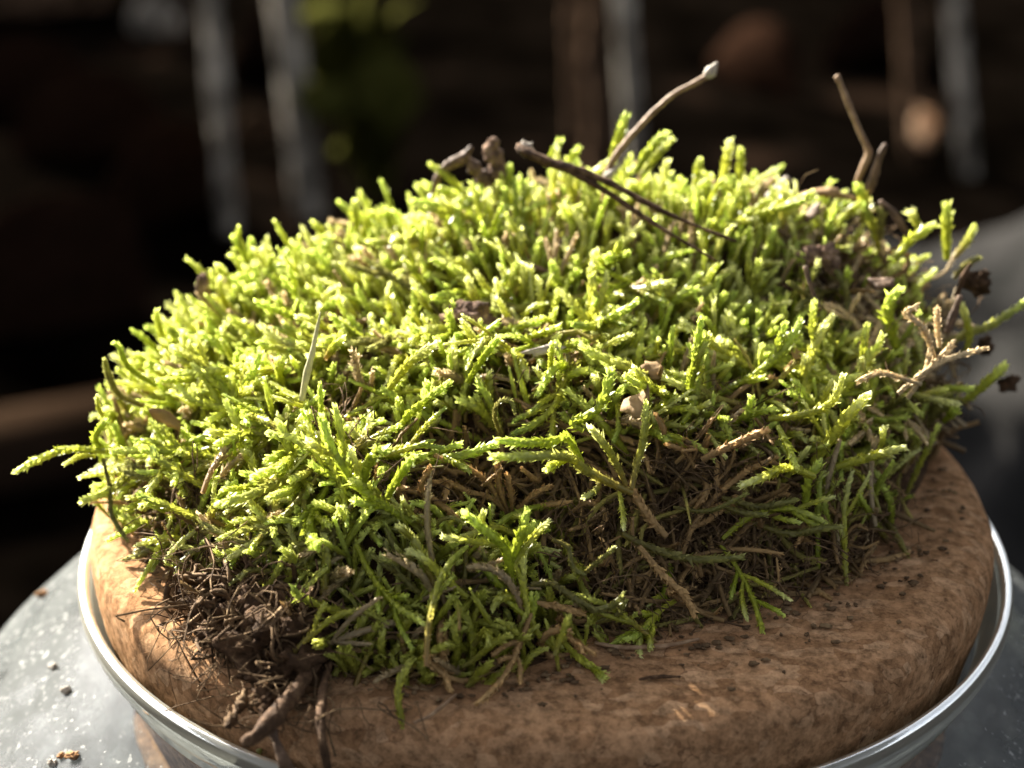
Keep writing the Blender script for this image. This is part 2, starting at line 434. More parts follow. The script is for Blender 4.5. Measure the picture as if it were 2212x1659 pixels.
# ------------------------------------------------------------------ the moss surface
def cp(px, py, y): return at_y(px, py + (30 if py < 900 else 12) + (16 if px < 800 and py < 720 else 0) + (26 if px < 450 and py < 1000 else 0), y)
CP = [cp(*p) for p in [
    (225, 800, 0.0), (335, 700, 0.9), (500, 545, 1.5), (640, 520, 1.8), (780, 485, 2.0), (930, 430, 2.0), (1200, 375, 2.1), (1350, 365, 2.1), (1600, 390, 2.2), (1720, 430, 2.3), (1850, 450, 2.3), (2000, 500, 1.9), (2070, 600, 1.3), (2110, 720, 0.5),
    (420, 700, 0.3), (500, 650, 0.7), (700, 850, -1.2), (700, 700, 0.0), (700, 600, 1.0), (1000, 700, 0.0), (1000, 550, 1.0), (1000, 830, -1.2), (1200, 830, -1.25), (1350, 860, -1.35), (1300, 600, 0.7), (1300, 480, 1.4),
    (1000, 950, -1.25), (1100, 1000, -1.5), (1150, 1080, -1.85), (1250, 1000, -1.6), (1350, 1100, -2.0), (1150, 1180, -2.35), (1000, 1100, -2.0),
    (950, 1200, -2.95), (1090, 1260, -2.95), (1000, 1350, -3.4), (850, 1300, -3.2), (1200, 1330, -3.0),
    (600, 950, -1.6), (700, 1030, -2.3), (800, 1010, -2.3), (850, 1090, -2.65), (600, 1130, -2.55), (750, 1150, -2.85), (450, 1000, -1.5), (350, 1050, -1.2), (300, 950, -0.6), (420, 1130, -2.1),
    (640, 1280, -3.1), (560, 1330, -3.15),
    (1500, 700, 0.0), (1500, 850, -1.15), (1500, 970, -1.75), (1500, 1130, -1.95), (1700, 980, -1.55), (1800, 900, -0.85), (1850, 1030, -1.1), (1700, 1130, -1.75), (1900, 800, 0.0), (1950, 720, 0.4), (1850, 640, 0.75), (1700, 600, 0.8), (2000, 850, -0.2), (2050, 880, 0.1)]]
EDGE = [(-4.3, -0.6), (-3.75, -1.55), (-3.35, -2.3), (-2.95, -2.95), (-2.5, -3.4), (-1.76, -3.7), (-1.13, -3.8), (-0.54, -3.8), (0.05, -3.45), (0.47, -3.0), (1.31, -2.66), (1.91, -2.4), (2.65, -1.9), (3.16, -1.37), (3.75, -0.25), (4.15, 0.95), (4.05, 1.9), (3.4, 2.95), (2.2, 3.85), (0, 4.2), (-2, 3.75), (-3.3, 2.75), (-4.1, 1.5), (-4.4, 0.4)]
for k, (x, y) in enumerate(EDGE): CP.append(np.array([x, y, 0.12]))
for x, y in ((-2.2, 2.9), (-1, 3.2), (0.3, 3.3), (1.6, 3.1), (2.6, 2.7), (-3.2, 1.9), (3.4, 2.2)):
    CP.append(np.array([x, y, 1.35]))
CP = np.array(CP)
def _phi(d): return np.sqrt(d * d + 0.02)
_D = np.linalg.norm(CP[:, None, :2] - CP[None, :, :2], axis=-1)
_W = np.linalg.solve(np.block([[_phi(_D) - 0.04 * np.eye(len(CP)), np.ones((len(CP), 1))], [np.ones((1, len(CP))), np.zeros((1, 1))]]), np.r_[CP[:, 2], 0])
def H(xy):
    xy = np.asarray(xy, float)
    sh = xy.shape[:-1]; q = xy.reshape(-1, 2)
    out = np.concatenate([_phi(np.linalg.norm(c[:, None] - CP[None, :, :2], axis=-1)) @ _W[:-1] + _W[-1] for c in np.array_split(q, max(1, len(q) // 4000))])
    return np.maximum(out, 0.03).reshape(sh)
def inpoly(P, poly):
    x, y = P[..., 0], P[..., 1]; c = np.zeros(x.shape, bool); n = len(poly); j = n - 1
    for i in range(n):
        xi, yi = poly[i]; xj, yj = poly[j]
        c ^= ((yi > y) != (yj > y)) & (x < (xj - xi) * (y - yi) / (yj - yi + 1e-12) + xi)
        j = i
    return c
def normal(xy, e=0.12):
    hx = (H(xy + [e, 0]) - H(xy - [e, 0])) / (2 * e); hy = (H(xy + [0, e]) - H(xy - [0, e])) / (2 * e)
    return unit(np.stack([-hx, -hy, np.ones_like(hx)], -1))
def on_moss(px, py):
    """Where the sight line first meets the moss surface, or None."""
    d = ray(px, py)
    t = np.linspace(15, 30, 400)
    P = CAM + d * t[:, None]
    ok = (P[:, 2] < H(P[:, :2])) & inpoly(P[:, :2], EDGE)
    k = np.argmax(ok)
    if ok[k]: return P[k]
    ok = P[:, 2] < 0.05
    return P[np.argmax(ok)] if ok.any() else None

moss = empty("moss_clump", (0, 0, 0), "thick clump of bright yellow-green moss heaped on the cork, brown hollow in front", "moss")

# core of soil and old growth
rb_c = np.array([0.0, 0.1]); NA, NR = 150, 46
th = np.linspace(0, 2 * np.pi, NA, endpoint=False)
E = np.array(EDGE); ea = np.arctan2(E[:, 1] - rb_c[1], E[:, 0] - rb_c[0]); er = np.linalg.norm(E - rb_c, axis=1)
o = np.argsort(ea); rb = np.interp(th, ea[o], er[o], period=2 * np.pi)
rs = np.linspace(0.001, 1, NR)
XY = rb_c + (rs[:, None] * (rb * 0.97)[None])[..., None] * np.stack([np.cos(th), np.sin(th)], -1)[None]
Zc = np.maximum(H(XY) - 0.42, 0.03)
Q = np.concatenate([XY, Zc[..., None]], -1)
Zc = Zc + (0.10 * noise3(Q * 3) + 0.06 * noise3(Q * 8)) * np.minimum(1, Zc * 3)
Zc = np.maximum(Zc, 0.035); Zc[-1] = 0.0
V = np.concatenate([XY, Zc[..., None]], -1).reshape(-1, 3)
i = np.arange(NR - 1)[:, None] * NA; j = np.arange(NA)[None]; j2 = (j + 1) % NA
F = np.concatenate([np.stack([i + j, i + NA + j2, i + j2], -1).reshape(-1, 3), np.stack([i + j, i + NA + j, i + NA + j2], -1).reshape(-1, 3)])
build("soil_core", V, F[:, ::-1], M_SOIL, moss)

# ------------------------------------------------------------------ shoots
def shoot_mesh(paths, rad, cb, cm, ct, M, t0=0.1, spread=1.0, seed_jit=1.0):
    """N leafy shoots at once. paths (N,K,3); rad (N,); cb, cm, ct (N,3) colours at base, middle, tip.
    Every leaf is two triangles folded along the rib. Returns V (N,nv,3), F (nf,3), C (N,nv,3)."""
    N, K, _ = paths.shape
    T = unit(np.gradient(paths, axis=1))
    ref = unit(rng.normal(size=(N, 1, 3)))
    Nn = unit(np.cross(T, ref)); Bn = np.cross(T, Nn)
    ti = t0 + (1 - t0) * (np.arange(M) + 0.5) / M
    f = ti * (K - 1); k0 = np.minimum(f.astype(int), K - 2); w = (f - k0)[None, :, None]
    lerp = lambda A: A[:, k0] * (1 - w) + A[:, k0 + 1] * w
    P, Tt, Na, Ba = lerp(paths), unit(lerp(T)), lerp(Nn), lerp(Bn)
    Na = unit(Na); Ba = unit(Ba)
    ang = np.arange(M)[None] * 2.39996 + rng.normal(size=(N, M)) * 0.35 + rng.uniform(0, 6.28, (N, 1))
    R = np.cos(ang)[..., None] * Na + np.sin(ang)[..., None] * Ba
    W = np.cross(Tt, R)
    sz = np.interp(ti, [0, 0.35, 0.8, 1.0], [0.62, 1.0, 1.02, 0.85])[None] * (1 + 0.16 * rng.normal(size=(N, M)))
    sp = np.interp(ti, [0, 0.5, 0.85, 1.0], [0.7, 0.55, 0.45, 0.1])[None] * spread + 0.2 * rng.normal(size=(N, M))
    r = rad[:, None] * sz
    ll, hw = (0.92 * r)[..., None], (0.34 * r)[..., None]
    d = Tt * np.cos(sp)[..., None] + R * np.sin(sp)[..., None]
    b = P + R * (0.5 * r)[..., None]
    side = rng.normal(size=(N, M, 1)) * 0.4
    tip = b + d * ll + W * side * ll - R * ll * 0.2 + Tt * ll * 0.05
    lf = b + d * ll * 0.42 + W * hw - R * hw * 0.55
    rg = b + d * ll * 0.42 - W * hw - R * hw * 0.55
    Vl = np.stack([b, lf, rg, tip], 2).reshape(N, M * 4, 3)
    q = np.arange(M)[:, None] * 4
    Fl = np.concatenate([q + [0, 3, 1], q + [0, 2, 3]])
    tcol = lambda t: (cb[:, None] * (1 - np.clip(t / 0.45, 0, 1))[None, :, None] + cm[:, None] * (np.clip(t / 0.45, 0, 1) * (1 - np.clip((t - 0.6) / 0.4, 0, 1)))[None, :, None] + ct[:, None] * np.clip((t - 0.6) / 0.4, 0, 1)[None, :, None])
    lc = tcol(ti) * (1 + 0.14 * rng.normal(size=(N, M, 1)))
    Cl = np.repeat(lc[:, :, None], 4, 2)
    Cl[:, :, 3] *= 1.12; Cl[:, :, 0] *= 0.9
    Cl = Cl.reshape(N, M * 4, 3)
    # stem
    sides = 4
    kk = np.linspace(0, K - 1, min(K, 7)).astype(int); ks = len(kk)
    a = np.linspace(0, 2 * np.pi, sides, endpoint=False)
    tt = kk / (K - 1)
    sr = rad[:, None] * np.interp(tt, [0, 0.8, 1], [0.5, 0.62, 0.36])[None]
    Vs = paths[:, kk, None] + sr[..., None, None] * (np.cos(a)[None, None, :, None] * Nn[:, kk, None] + np.sin(a)[None, None, :, None] * Bn[:, kk, None])
    Cs = np.repeat(tcol(tt)[:, :, None] * 0.9, sides, 2).reshape(N, ks * sides, 3)
    i = np.arange(ks - 1)[:, None] * sides; j = np.arange(sides)[None]; j2 = (j + 1) % sides
    Fs = np.concatenate([np.stack([i + j, i + j2, i + sides + j2], -1).reshape(-1, 3), np.stack([i + j, i + sides + j2, i + sides + j], -1).reshape(-1, 3)]) + M * 4
    return np.concatenate([Vl, Vs.reshape(N, ks * sides, 3)], 1), np.concatenate([Fl, Fs]), np.clip(np.concatenate([Cl, Cs], 1), 0.004, 0.95)

K = 9
GREEN = [np.array(c) for c in ((0.49, 0.52, 0.055), (0.56, 0.565, 0.075), (0.42, 0.475, 0.045))]
TIP = [np.array(c) for c in ((0.77, 0.83, 0.24), (0.87, 0.89, 0.38), (0.67, 0.77, 0.18))]
OLIVE, BROWN, TAN = np.array([0.24, 0.2, 0.045]), np.array([0.32, 0.2, 0.08]), np.array([0.56, 0.43, 0.24])
DK_SHADE_GREEN = np.array([0.42, 0.42, 0.055])  # dark shoots, and the shade tint of the low front ones

HOLLOW = [(740, 1000), (800, 950), (880, 960), (960, 910), (1050, 850), (1150, 830), (1210, 930), (1340, 900), (1420, 960), (1560, 1010), (1660, 1060), (1800, 1120), (1900, 1130), (1950, 1200), (1650, 1350), (1400, 1400), (1310, 1340), (1230, 1190), (1100, 1090), (940, 1110)]
BARE = [[(1720, 500), (1850, 490), (1905, 600), (1960, 700), (1850, 730), (1770, 690)], [(1990, 560), (2150, 560), (2180, 900), (2080, 960), (1880, 980), (1900, 860), (1960, 780)],
        [(370, 1200), (500, 1225), (610, 1290), (690, 1370), (700, 1520), (560, 1600), (380, 1420)]]
NOGREEN = BARE[2]
GAPS = [[(650, 830), (790, 860), (850, 960), (760, 990), (680, 930)], [(1120, 715), (1240, 735), (1270, 800), (1150, 815)], [(700, 690), (830, 700), (850, 760), (740, 770)], [(1330, 770), (1430, 770), (1440, 880), (1340, 900)], [(300, 1000), (470, 1060), (520, 1180), (380, 1200), (290, 1120)], [(1560, 830), (1700, 800), (1720, 850), (1600, 880)], [(1420, 940), (1560, 910), (1800, 890), (1900, 960), (1930, 1130), (1560, 1020)]]

# random points over the surface, thinned to an even spacing
cand = np.stack([rng.uniform(-4.7, 4.7, 90000), rng.uniform(-4.2, 4.5, 90000)], -1)
cand = cand[inpoly(cand, EDGE)]
nrm = normal(cand)
keep = rng.uniform(size=len(cand)) < np.clip(0.33 / np.maximum(nrm[:, 2], 0.2), 0, 1)
cand, nrm = cand[keep], nrm[keep]
tipz = H(cand)
P3 = np.concatenate([cand, tipz[:, None]], -1)
RS = 0.099
gridd, sel = {}, []
cells = np.floor(P3 / RS).astype(int)
for k in range(len(P3)):
    cx, cy, cz = cells[k]; ok = True
    for dx in (-1, 0, 1):
        for dy in (-1, 0, 1):
            for dz in (-1, 0, 1):
                for q in gridd.get((cx + dx, cy + dy, cz + dz), ()):
                    if ((P3[q] - P3[k]) ** 2).sum() < RS * RS: ok = False; break
                if not ok: break
            if not ok: break
        if not ok: break
    if ok: gridd.setdefault((cx, cy, cz), []).append(k); sel.append(k)
tips, nrm = P3[sel], nrm[sel]
pix, _ = project(tips)
back = tips[:, 1] > 2.9
drop = back & (rng.uniform(size=len(tips)) < 0.45)
tips, nrm, pix = tips[~drop], nrm[~drop], pix[~drop]
hol = inpoly(pix, HOLLOW)
bare = inpoly(pix, BARE[0]) | inpoly(pix, BARE[1])
nog = inpoly(pix, NOGREEN)
u = rng.uniform(size=len(tips))
hid = (tips[:, 1] > 3.0)
gap = np.any([inpoly(pix, q) for q in GAPS], axis=0)
isgreen = ~nog & ~(hol & (u < 0.985)) & ~(bare & (u < 0.72)) & ~(gap & (u < 0.6))
gt, gn = tips[isgreen], nrm[isgreen]
N = len(gt)
rad_out = unit(np.concatenate([gt[:, :2], np.zeros((N, 1))], -1) + 1e-6)
field = np.stack([noise3(gt * 1.6 + 11), noise3(gt * 1.6 + 37), 0 * gt[:, 0]], -1)
wu = np.clip((gt[:, 1:2] + 1.0) / 1.2, 0, 1)             # towards the crest the shoots stand up and lean outward
d = unit(gn * 0.6 + np.array([0, 0, 0.5]) + rad_out * (0.12 + 0.22 * wu) + field * (1.0 - 0.6 * wu) + rng.normal(size=(N, 3)) * (0.34 - 0.14 * wu))
wu = wu[:, 0]
L = np.clip(rng.lognormal(-0.3, 0.42, N), 0.35, 1.8)
lift = rng.normal(size=N) * 0.14 + 0.02
tip = gt + gn * lift[:, None]
t = np.linspace(0, 1, K)[None, :, None]
def curved(d, L, c1, c2, droop):
    """Paths that start along d and curl as they grow, about a random axis."""
    n_ = len(d)
    ax = unit(np.cross(d, rng.normal(size=(n_, 3))))
    th_ = c1[:, None] * t[0, :, 0] + c2[:, None] * t[0, :, 0] ** 3
    e = np.cross(ax, d)
    D_ = d[:, None] * np.cos(th_)[..., None] + e[:, None] * np.sin(th_)[..., None]
    D_ = unit(D_ - np.array([0, 0, 1.0]) * (droop[:, None] * t[0, :, 0] ** 2)[..., None])
    st_ = L[:, None, None] / (K - 1) * 0.5 * (D_[:, 1:] + D_[:, :-1])
    return np.concatenate([np.zeros((n_, 1, 3)), np.cumsum(st_, 1)], 1)
paths = curved(d, L, rng.normal(size=N) * 0.55 * (1 - 0.4 * wu), (rng.normal(size=N) * 0.5 + rng.gamma(1.2, 0.35, N)) * (1 - 0.25 * wu), rng.gamma(1.5, 0.25, N) * (1 - 0.6 * wu))
paths = paths + (tip - paths[:, K - 2])[:, None]
UNDER = [(1480, 1140), (1640, 1130), (1800, 1080), (1920, 1010), (2080, 930), (2120, 1040), (1960, 1250), (1600, 1360)]
inh = inpoly(project(paths[:, -1])[0], HOLLOW) & inpoly(project(paths[:, K // 2])[0], HOLLOW) | inpoly(project(paths[:, -1])[0], HOLLOW) & (rng.uniform(size=N) < 0.6) | inpoly(project(paths[:, -1])[0], UNDER) & (rng.uniform(size=N) < 0.85)
gt, gn, d, L, tip, paths = gt[~inh], gn[~inh], d[~inh], L[~inh], tip[~inh], paths[~inh]
N = len(gt)
rad = np.clip(rng.normal(0.049, 0.010, N), 0.028, 0.075)
gi = rng.integers(0, 3, N)
cm = np.array(GREEN)[gi] * rng.uniform(0.8, 1.12, (N, 1)); ct = np.array(TIP)[gi] * rng.uniform(0.85, 1.1, (N, 1))
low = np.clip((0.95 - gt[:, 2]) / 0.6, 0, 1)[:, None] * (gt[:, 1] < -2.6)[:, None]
cm = cm * (1 - low) + low * DK_SHADE_GREEN; ct = ct * (1 - low) + low * np.array([0.56, 0.58, 0.13])  # shade on the low front tuft is put into the shoot colour
cb = np.where(rng.uniform(size=(N, 1)) < 0.6, np.array([0.34, 0.31, 0.08]), BROWN * 1.3 + 0 * cm)
dry = rng.uniform(size=N) < 0.09
cm[dry] = TAN * 0.75; ct[dry] = TAN; cb[dry] = BROWN
patch = np.clip((noise3(gt * 1.1 + 71) - 0.15) * 3, 0, 1)[:, None]
cm = cm * (1 - patch * 0.35) + patch * 0.35 * np.array([0.36, 0.33, 0.08])

# side branches on a third of the shoots
nb = int(N * 0.5)
pi_ = rng.choice(N, nb, p=L ** 1.6 / (L ** 1.6).sum()); tb = rng.integers(3, 7, nb)
bo = paths[pi_, tb]; bT = unit(paths[pi_, tb + 1] - paths[pi_, tb - 1])
bd = unit(bT + unit(np.cross(bT, rng.normal(size=(nb, 3)))) * 0.9 + np.array([0, 0, 0.25]))
bl = rng.uniform(0.16, 0.34, nb) * np.clip(L[pi_], 0.6, 1.3)
bp = bo[:, None] + bd[:, None] * bl[:, None, None] * t + rng.normal(size=(nb, 1, 3)) * 0.06 * t ** 2 + bT[:, None] * bl[:, None, None] * 0.4 * t ** 2
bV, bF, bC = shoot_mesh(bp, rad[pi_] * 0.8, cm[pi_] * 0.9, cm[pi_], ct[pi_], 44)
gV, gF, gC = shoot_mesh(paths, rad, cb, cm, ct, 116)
tris_green = N * len(gF) + nb * len(bF)

# which shoots show largest: nearest sample in each small cell of the view
S_, z_ = project(paths[:, 2:].reshape(-1, 3))
cell = (np.floor(S_[:, 0] / 11).astype(int) * 1000 + np.floor(S_[:, 1] / 11).astype(int))
order = np.argsort(z_); _, first = np.unique(cell[order], return_index=True)
win = np.bincount(order[first] // (K - 2), minlength=N) * 1.0

# ------------------------------------------------------------------ hand-placed shoots (display pixels give the sight line, y the depth)
HERO = []
def hero(pts, w=26, kind="g", y=None, dy=-0.25, y1=None):
    if y is None:
        p = on_moss(*pts[0]); y = p[1] if p is not None else 0.0
    if kind in 'gt' and pts[0][1] > 700 and 600 < pts[0][0] < 1900: y -= 0.2        # stand proud of the mat
    y1 = y + dy if y1 is None else y1
    k = len(pts)
    P = np.array([at_y(a, b, y + (y1 - y) * i / (k - 1)) for i, (a, b) in enumerate(pts)])
    HERO.append((resample(P, 25), w * (1.2 if pts[-1][0] > 1880 and kind != 'n' else 1.0), kind))
hero([(230, 975), (150, 970), (90, 990), (35, 1018)], 27, "g", -1.0, 0.0)
hero([(205, 985), (175, 985), (140, 1003)], 18, "g", -1.0)
hero([(338, 833), (288, 803), (267, 776), (258, 750), (246, 740)], 24, "g", -0.4)
hero([(310, 877), (257, 853), (234, 809), (225, 776)], 24, "o", -0.5)
hero([(232, 915), (213, 881), (210, 855)], 18, "g", -0.7)
hero([(235, 980), (205, 950), (225, 915), (232, 908)], 26, "g", -0.9)
hero([(366, 765), (352, 728), (340, 694), (338, 672)], 26, "g", 0.6)
hero([(490, 1150), (380, 1100), (300, 1070)], 26, "d", -2.3, 0.3)
hero([(520, 1100), (420, 1040), (340, 990), (330, 965)], 26, "d", -1.9, 0.4)
hero([(222, 990), (238, 1060), (240, 1110), (275, 1168)], 20, "o", -1.1, -0.5)
hero([(783, 1050), (793, 1006), (817, 976), (838, 973)], 34, "g")
hero([(837, 1074), (861, 1033), (891, 989)], 28, "g")
ya = -2.05
hero([(1365, 1064), (1291, 1030), (1250, 1006), (1223, 982), (1155, 986), (1064, 986)], 34, "t", ya, -0.5)
hero([(1257, 1000), (1225, 945), (1189, 956), (1130, 956), (1074, 952)], 30, "g", ya - 0.1, -0.25)
hero([(1230, 990), (1200, 1003), (1179, 1016)], 26, "g", ya - 0.15)
hero([(1352, 1047), (1331, 1000), (1297, 949), (1274, 922)], 26, "t", ya, -0.1)
hero([(1365, 1055), (1375, 1006), (1389, 956), (1397, 871)], 26, "t", ya, 0.2)
hero([(1338, 1060), (1345, 1108), (1348, 1142)], 20, "g", ya, -0.2)
hero([(1300, 1035), (1285, 1060), (1262, 1075)], 22, "t", ya, -0.2)
hero([(1440, 1160), (1400, 1115), (1366, 1060)], 34, "b", -2.3, 0.25)
hero([(1260, 930), (1235, 915), (1285, 890), (1310, 850), (1320, 800)], 34, "g", -1.7, 0.2)
yb = -2.8
hero([(1112, 1300), (1100, 1225), (1090, 1180), (1050, 1148), (1006, 1110)], 32, "g", yb, -0.1)
hero([(1085, 1180), (1023, 1170), (958, 1160)], 24, "g", yb, 0.0)
hero([(1104, 1215), (1128, 1148), (1139, 1104)], 32, "g", yb, 0.1)
hero([(1112, 1215), (1155, 1158), (1185, 1127)], 26, "g", yb, 0.15)
hero([(1060, 1160), (1040, 1130), (1045, 1105)], 24, "g", yb, 0.1)
hero([(1120, 1300), (1075, 1260), (1050, 1225)], 30, "g", yb - 0.05, 0.1)
hero([(1010, 1290), (960, 1250), (920, 1210), (885, 1190)], 32, "g", -3.0, 0.1)
hero([(950, 1165), (945, 1130), (975, 1118), (1000, 1130)], 14, "o", -2.75, 0.0)
hero([(1758, 1000), (1812, 924), (1845, 884), (1872, 858)], 44, "g", -1.2, -0.2)
hero([(1660, 905), (1734, 896), (1788, 877), (1812, 843), (1820, 812)], 28, "g", -1.15, -0.1)
hero([(2080, 870), (2137, 823), (2170, 789)], 30, "g", 0.3, 0.0)
hero([(2010, 760), (2089, 721), (2143, 701), (2214, 652)], 26, "t", 0.6, 0.2)
hero([(2080, 770), (2095, 730), (2088, 695), (2075, 655)], 24, "g", 0.6, 0.0)
hero([(1945, 770), (1923, 708), (1920, 660), (1942, 626)], 36, "g", 0.1, 0.0)
hero([(2018, 772), (1994, 708), (1957, 678), (1980, 662)], 26, "n", -0.70, 0.0)
hero([(2030, 750), (2025, 708), (2025, 667)], 24, "n", -0.50, 0.0)
hero([(1940, 850), (2018, 789), (2072, 768), (2132, 753)], 24, "n", -0.90, 0.2)
hero([(1990, 830), (1903, 806), (1856, 823)], 22, "n", -0.90, -0.2)
hero([(1985, 815), (2030, 775), (2060, 740)], 26, "n", -0.80, 0.1)
hero([(1960, 860), (2000, 800), (2010, 755)], 24, "n", -0.85, 0.1)
hero([(2000, 860), (2045, 840), (2100, 840)], 22, "g", -0.1, 0.0)
hero([(1960, 955), (2000, 910), (2030, 880), (2060, 860)], 46, "o", 0.1, -0.2)
hero([(2040, 910), (2055, 895), (2065, 885)], 28, "g", -0.1, -0.2)
hero([(1932, 560), (1971, 518), (2018, 485)], 30, "g", 1.2, 0.0)
hero([(2045, 560), (2045, 488), (2046, 442)], 32, "g", 1.5, 0.0)
hero([(2060, 555), (2089, 524), (2104, 489)], 24, "t", 1.5, 0.0)
hero([(2060, 600), (2089, 571), (2114, 558)], 22, "o", 1.2, 0.0)
hero([(1990, 510), (1982, 485), (1967, 458)], 28, "g", 1.6, 0.0)
hero([(1860, 480), (1870, 440), (1850, 400)], 36, "d", 1.9, 0.0)
hero([(1905, 560), (1885, 490), (1866, 440)], 34, "d", 1.8, 0.0)
hero([(1900, 520), (1905, 470), (1897, 450)], 24, "o", 1.7, 0.0)
hero([(1312, 372), (1335, 305), (1352, 252)], 36, "g", 2.0, 0.1)
hero([(1372, 372), (1406, 321), (1436, 290)], 34, "g", 2.0, 0.1)
hero([(1385, 380), (1420, 335), (1450, 303)], 30, "g", 1.9, 0.1)
hero([(1180, 360), (1195, 330), (1210, 304)], 30, "g", 2.1, 0.1)
hero([(1225, 365), (1236, 340), (1251, 318)], 28, "g", 2.1, 0.1)
hero([(1558, 410), (1568, 352), (1576, 306)], 32, "g", 2.1, 0.1)
hero([(1598, 400), (1600, 360), (1598, 322)], 30, "g", 2.1, 0.1)
hero([(1502, 410), (1506, 375), (1511, 346)], 28, "g", 2.1, 0.1)
hero([(1092, 420), (1097, 390), (1102, 358)], 30, "g", 2.0, 0.1)
hero([(1010, 430), (985, 400), (955, 372), (929, 354)], 24, "g", 2.0, 0.1)
hero([(955, 480), (947, 437), (947, 412), (957, 405)], 22, "g", 1.9, 0.1)
hero([(535, 570), (520, 535), (503, 512)], 28, "g", 1.5, 0.0)
hero([(525, 545), (515, 510), (516, 490)], 20, "g", 1.5, 0.0)
hero([(772, 510), (768, 470), (766, 435)], 30, "g", 1.9, 0.0)
hero([(785, 515), (792, 485), (800, 459)], 28, "g", 1.9, 0.0)
hero([(715, 525), (695, 500), (676, 480)], 26, "g", 1.9, 0.0)
hero([(478, 620), (474, 600), (472, 574)], 26, "g", 1.2, 0.0)
hero([(800, 1345), (740, 1325), (680, 1303), (640, 1285), (634, 1268)], 28, "d", -3.35, -0.1)
hero([(702, 980), (695, 900), (691, 828)], 18, "g")
hero([(1085, 945), (1068, 900), (1078, 868), (1103, 868), (1112, 892)], 16, "o", -1.7, -0.1)
hero([(834, 850), (884, 786), (938, 746)], 32, "g")
hero([(855, 930), (898, 884), (970, 826)], 28, "g")
hero([(1010, 825), (1047, 769), (1076, 730)], 26, "g")
hero([(1080, 716), (1125, 705), (1168, 693)], 28, "g")
hero([(1125, 732), (1165, 722), (1208, 706)], 26, "g")
hero([(1189, 810), (1190, 775), (1193, 742)], 20, "g")
hero([(1130, 800), (1165, 810), (1195, 840)], 24, "o")
for q in ([(1192, 1165), (1226, 1182), (1239, 1226), (1262, 1240)], [(1250, 1255), (1270, 1232), (1297, 1209), (1328, 1183)]): hero(q, 17, "o", -2.9, 0.0)
hero([(1148, 1262), (1192, 1260), (1233, 1287), (1283, 1317), (1325, 1308), (1346, 1285)], 26, "o", -3.1, -0.1)
hero([(1140, 1300), (1200, 1310), (1260, 1325)], 26, "b", -3.1, 0.0)
hero([(1454, 1095), (1516, 1105), (1563, 1093), (1612, 1066)], 18, "o", -2.1, -0.1)
hero([(1563, 1095), (1610, 1108), (1655, 1112)], 20, "o", -2.1, -0.1)
hero([(1344, 1153), (1407, 1184), (1501, 1209), (1603, 1203)], 30, "o", -2.5, -0.1)
hero([(1380, 1180), (1430, 1240), (1480, 1290), (1500, 1330)], 28, "b", -2.6, -0.2)
hero([(1626, 1130), (1704, 1153), (1766, 1143), (1818, 1138)], 26, "o", -2.0, -0.1)
hero([(1560, 1075), (1640, 1095), (1720, 1080)], 24, "o", -2.0, -0.1)
hero([(1516, 992), (1579, 962), (1655, 929)], 30, "b", -1.9, -0.1)
hero([(1800, 1010), (1886, 985), (1952, 966)], 28, "g", -1.2, -0.1)
hero([(1890, 985), (1905, 955), (1908, 925)], 20, "g", -1.1, 0.0)
hero([(1760, 1030), (1700, 1010), (1650, 1030), (1600, 1050)], 30, "g", -1.7, -0.3)
hero([(1680, 921), (1700, 960), (1720, 1010)], 28, "g", -1.4, -0.4)
hero([(1740, 1090), (1745, 1040), (1770, 1000)], 34, "g", -1.65, 0.1)
hero([(1290, 1345), (1330, 1330), (1350, 1300)], 22, "o", -3.1, 0.0)
for q in ([(640, 1220), (590, 1235), (540, 1230), (520, 1250)], [(560, 1180), (500, 1195), (450, 1230), (440, 1260)], [(480, 1170), (420, 1190), (385, 1230), (400, 1250)], [(400, 1160), (405, 1200), (420, 1240)], [(620, 1290), (600, 1330), (625, 1380), (660, 1410)], [(340, 1130), (355, 1180), (350, 1210), (330, 1215)]):
    hero(q, 20, "o", None, -0.12)
# the fan of old brown stems in the hollow
for q in ([(1090, 1110), (1060, 1050), (1010, 1010), (940, 985)], [(1095, 1110), (1060, 1075), (1005, 1060), (960, 1035)], [(1100, 1110), (1080, 1060), (1075, 1010), (1085, 985)], [(1105, 1110), (1105, 1070), (1095, 1025)], [(1110, 1115), (1150, 1070), (1190, 1050)], [(1115, 1120), (1160, 1095), (1230, 1085)],
          [(920, 1090), (910, 1050), (930, 1010)], [(1000, 1090), (985, 1050), (940, 1040)], [(1260, 990), (1320, 1030), (1400, 1050)], [(1460, 1000), (1490, 970), (1480, 950)], [(1500, 1010), (1480, 975), (1440, 960)],
          [(880, 1060), (930, 1075), (990, 1120)], [(1230, 1110), (1270, 1085), (1310, 1110), (1290, 1150)]):
    hero(q, 22, "b", None, -0.1)

def hero_mesh(path, w, kind):
    L_ = np.linalg.norm(np.diff(path, axis=0), axis=1).sum()
    r_ = w / 217 * 0.5 * 0.86
    Mh = int(np.clip(L_ / (r_ * 0.08), 60, 260))
    j_ = rng.integers(0, 3); v = rng.uniform(0.9, 1.1)
    pal = {"g": (GREEN[j_] * 0.85, GREEN[j_], TIP[j_]), "d": (OLIVE, DK_SHADE_GREEN * 1.3, np.array([0.4, 0.5, 0.1])), "o": (OLIVE * 0.9, np.array([0.24, 0.22, 0.06]), np.array([0.36, 0.36, 0.1])),
           "b": (BROWN, BROWN * 1.35, BROWN * 1.5), "t": (np.array([0.42, 0.33, 0.1]), np.array([0.42, 0.42, 0.08]), TIP[j_]), "n": (TAN * 0.9, TAN * 1.1, TAN * 1.2)}[kind]
    V, F, C = shoot_mesh(path[None], np.array([r_]), pal[0][None] * v, pal[1][None] * v, pal[2][None] * v, Mh, t0=0.02, spread=0.9)
    return V[0], F, C[0]
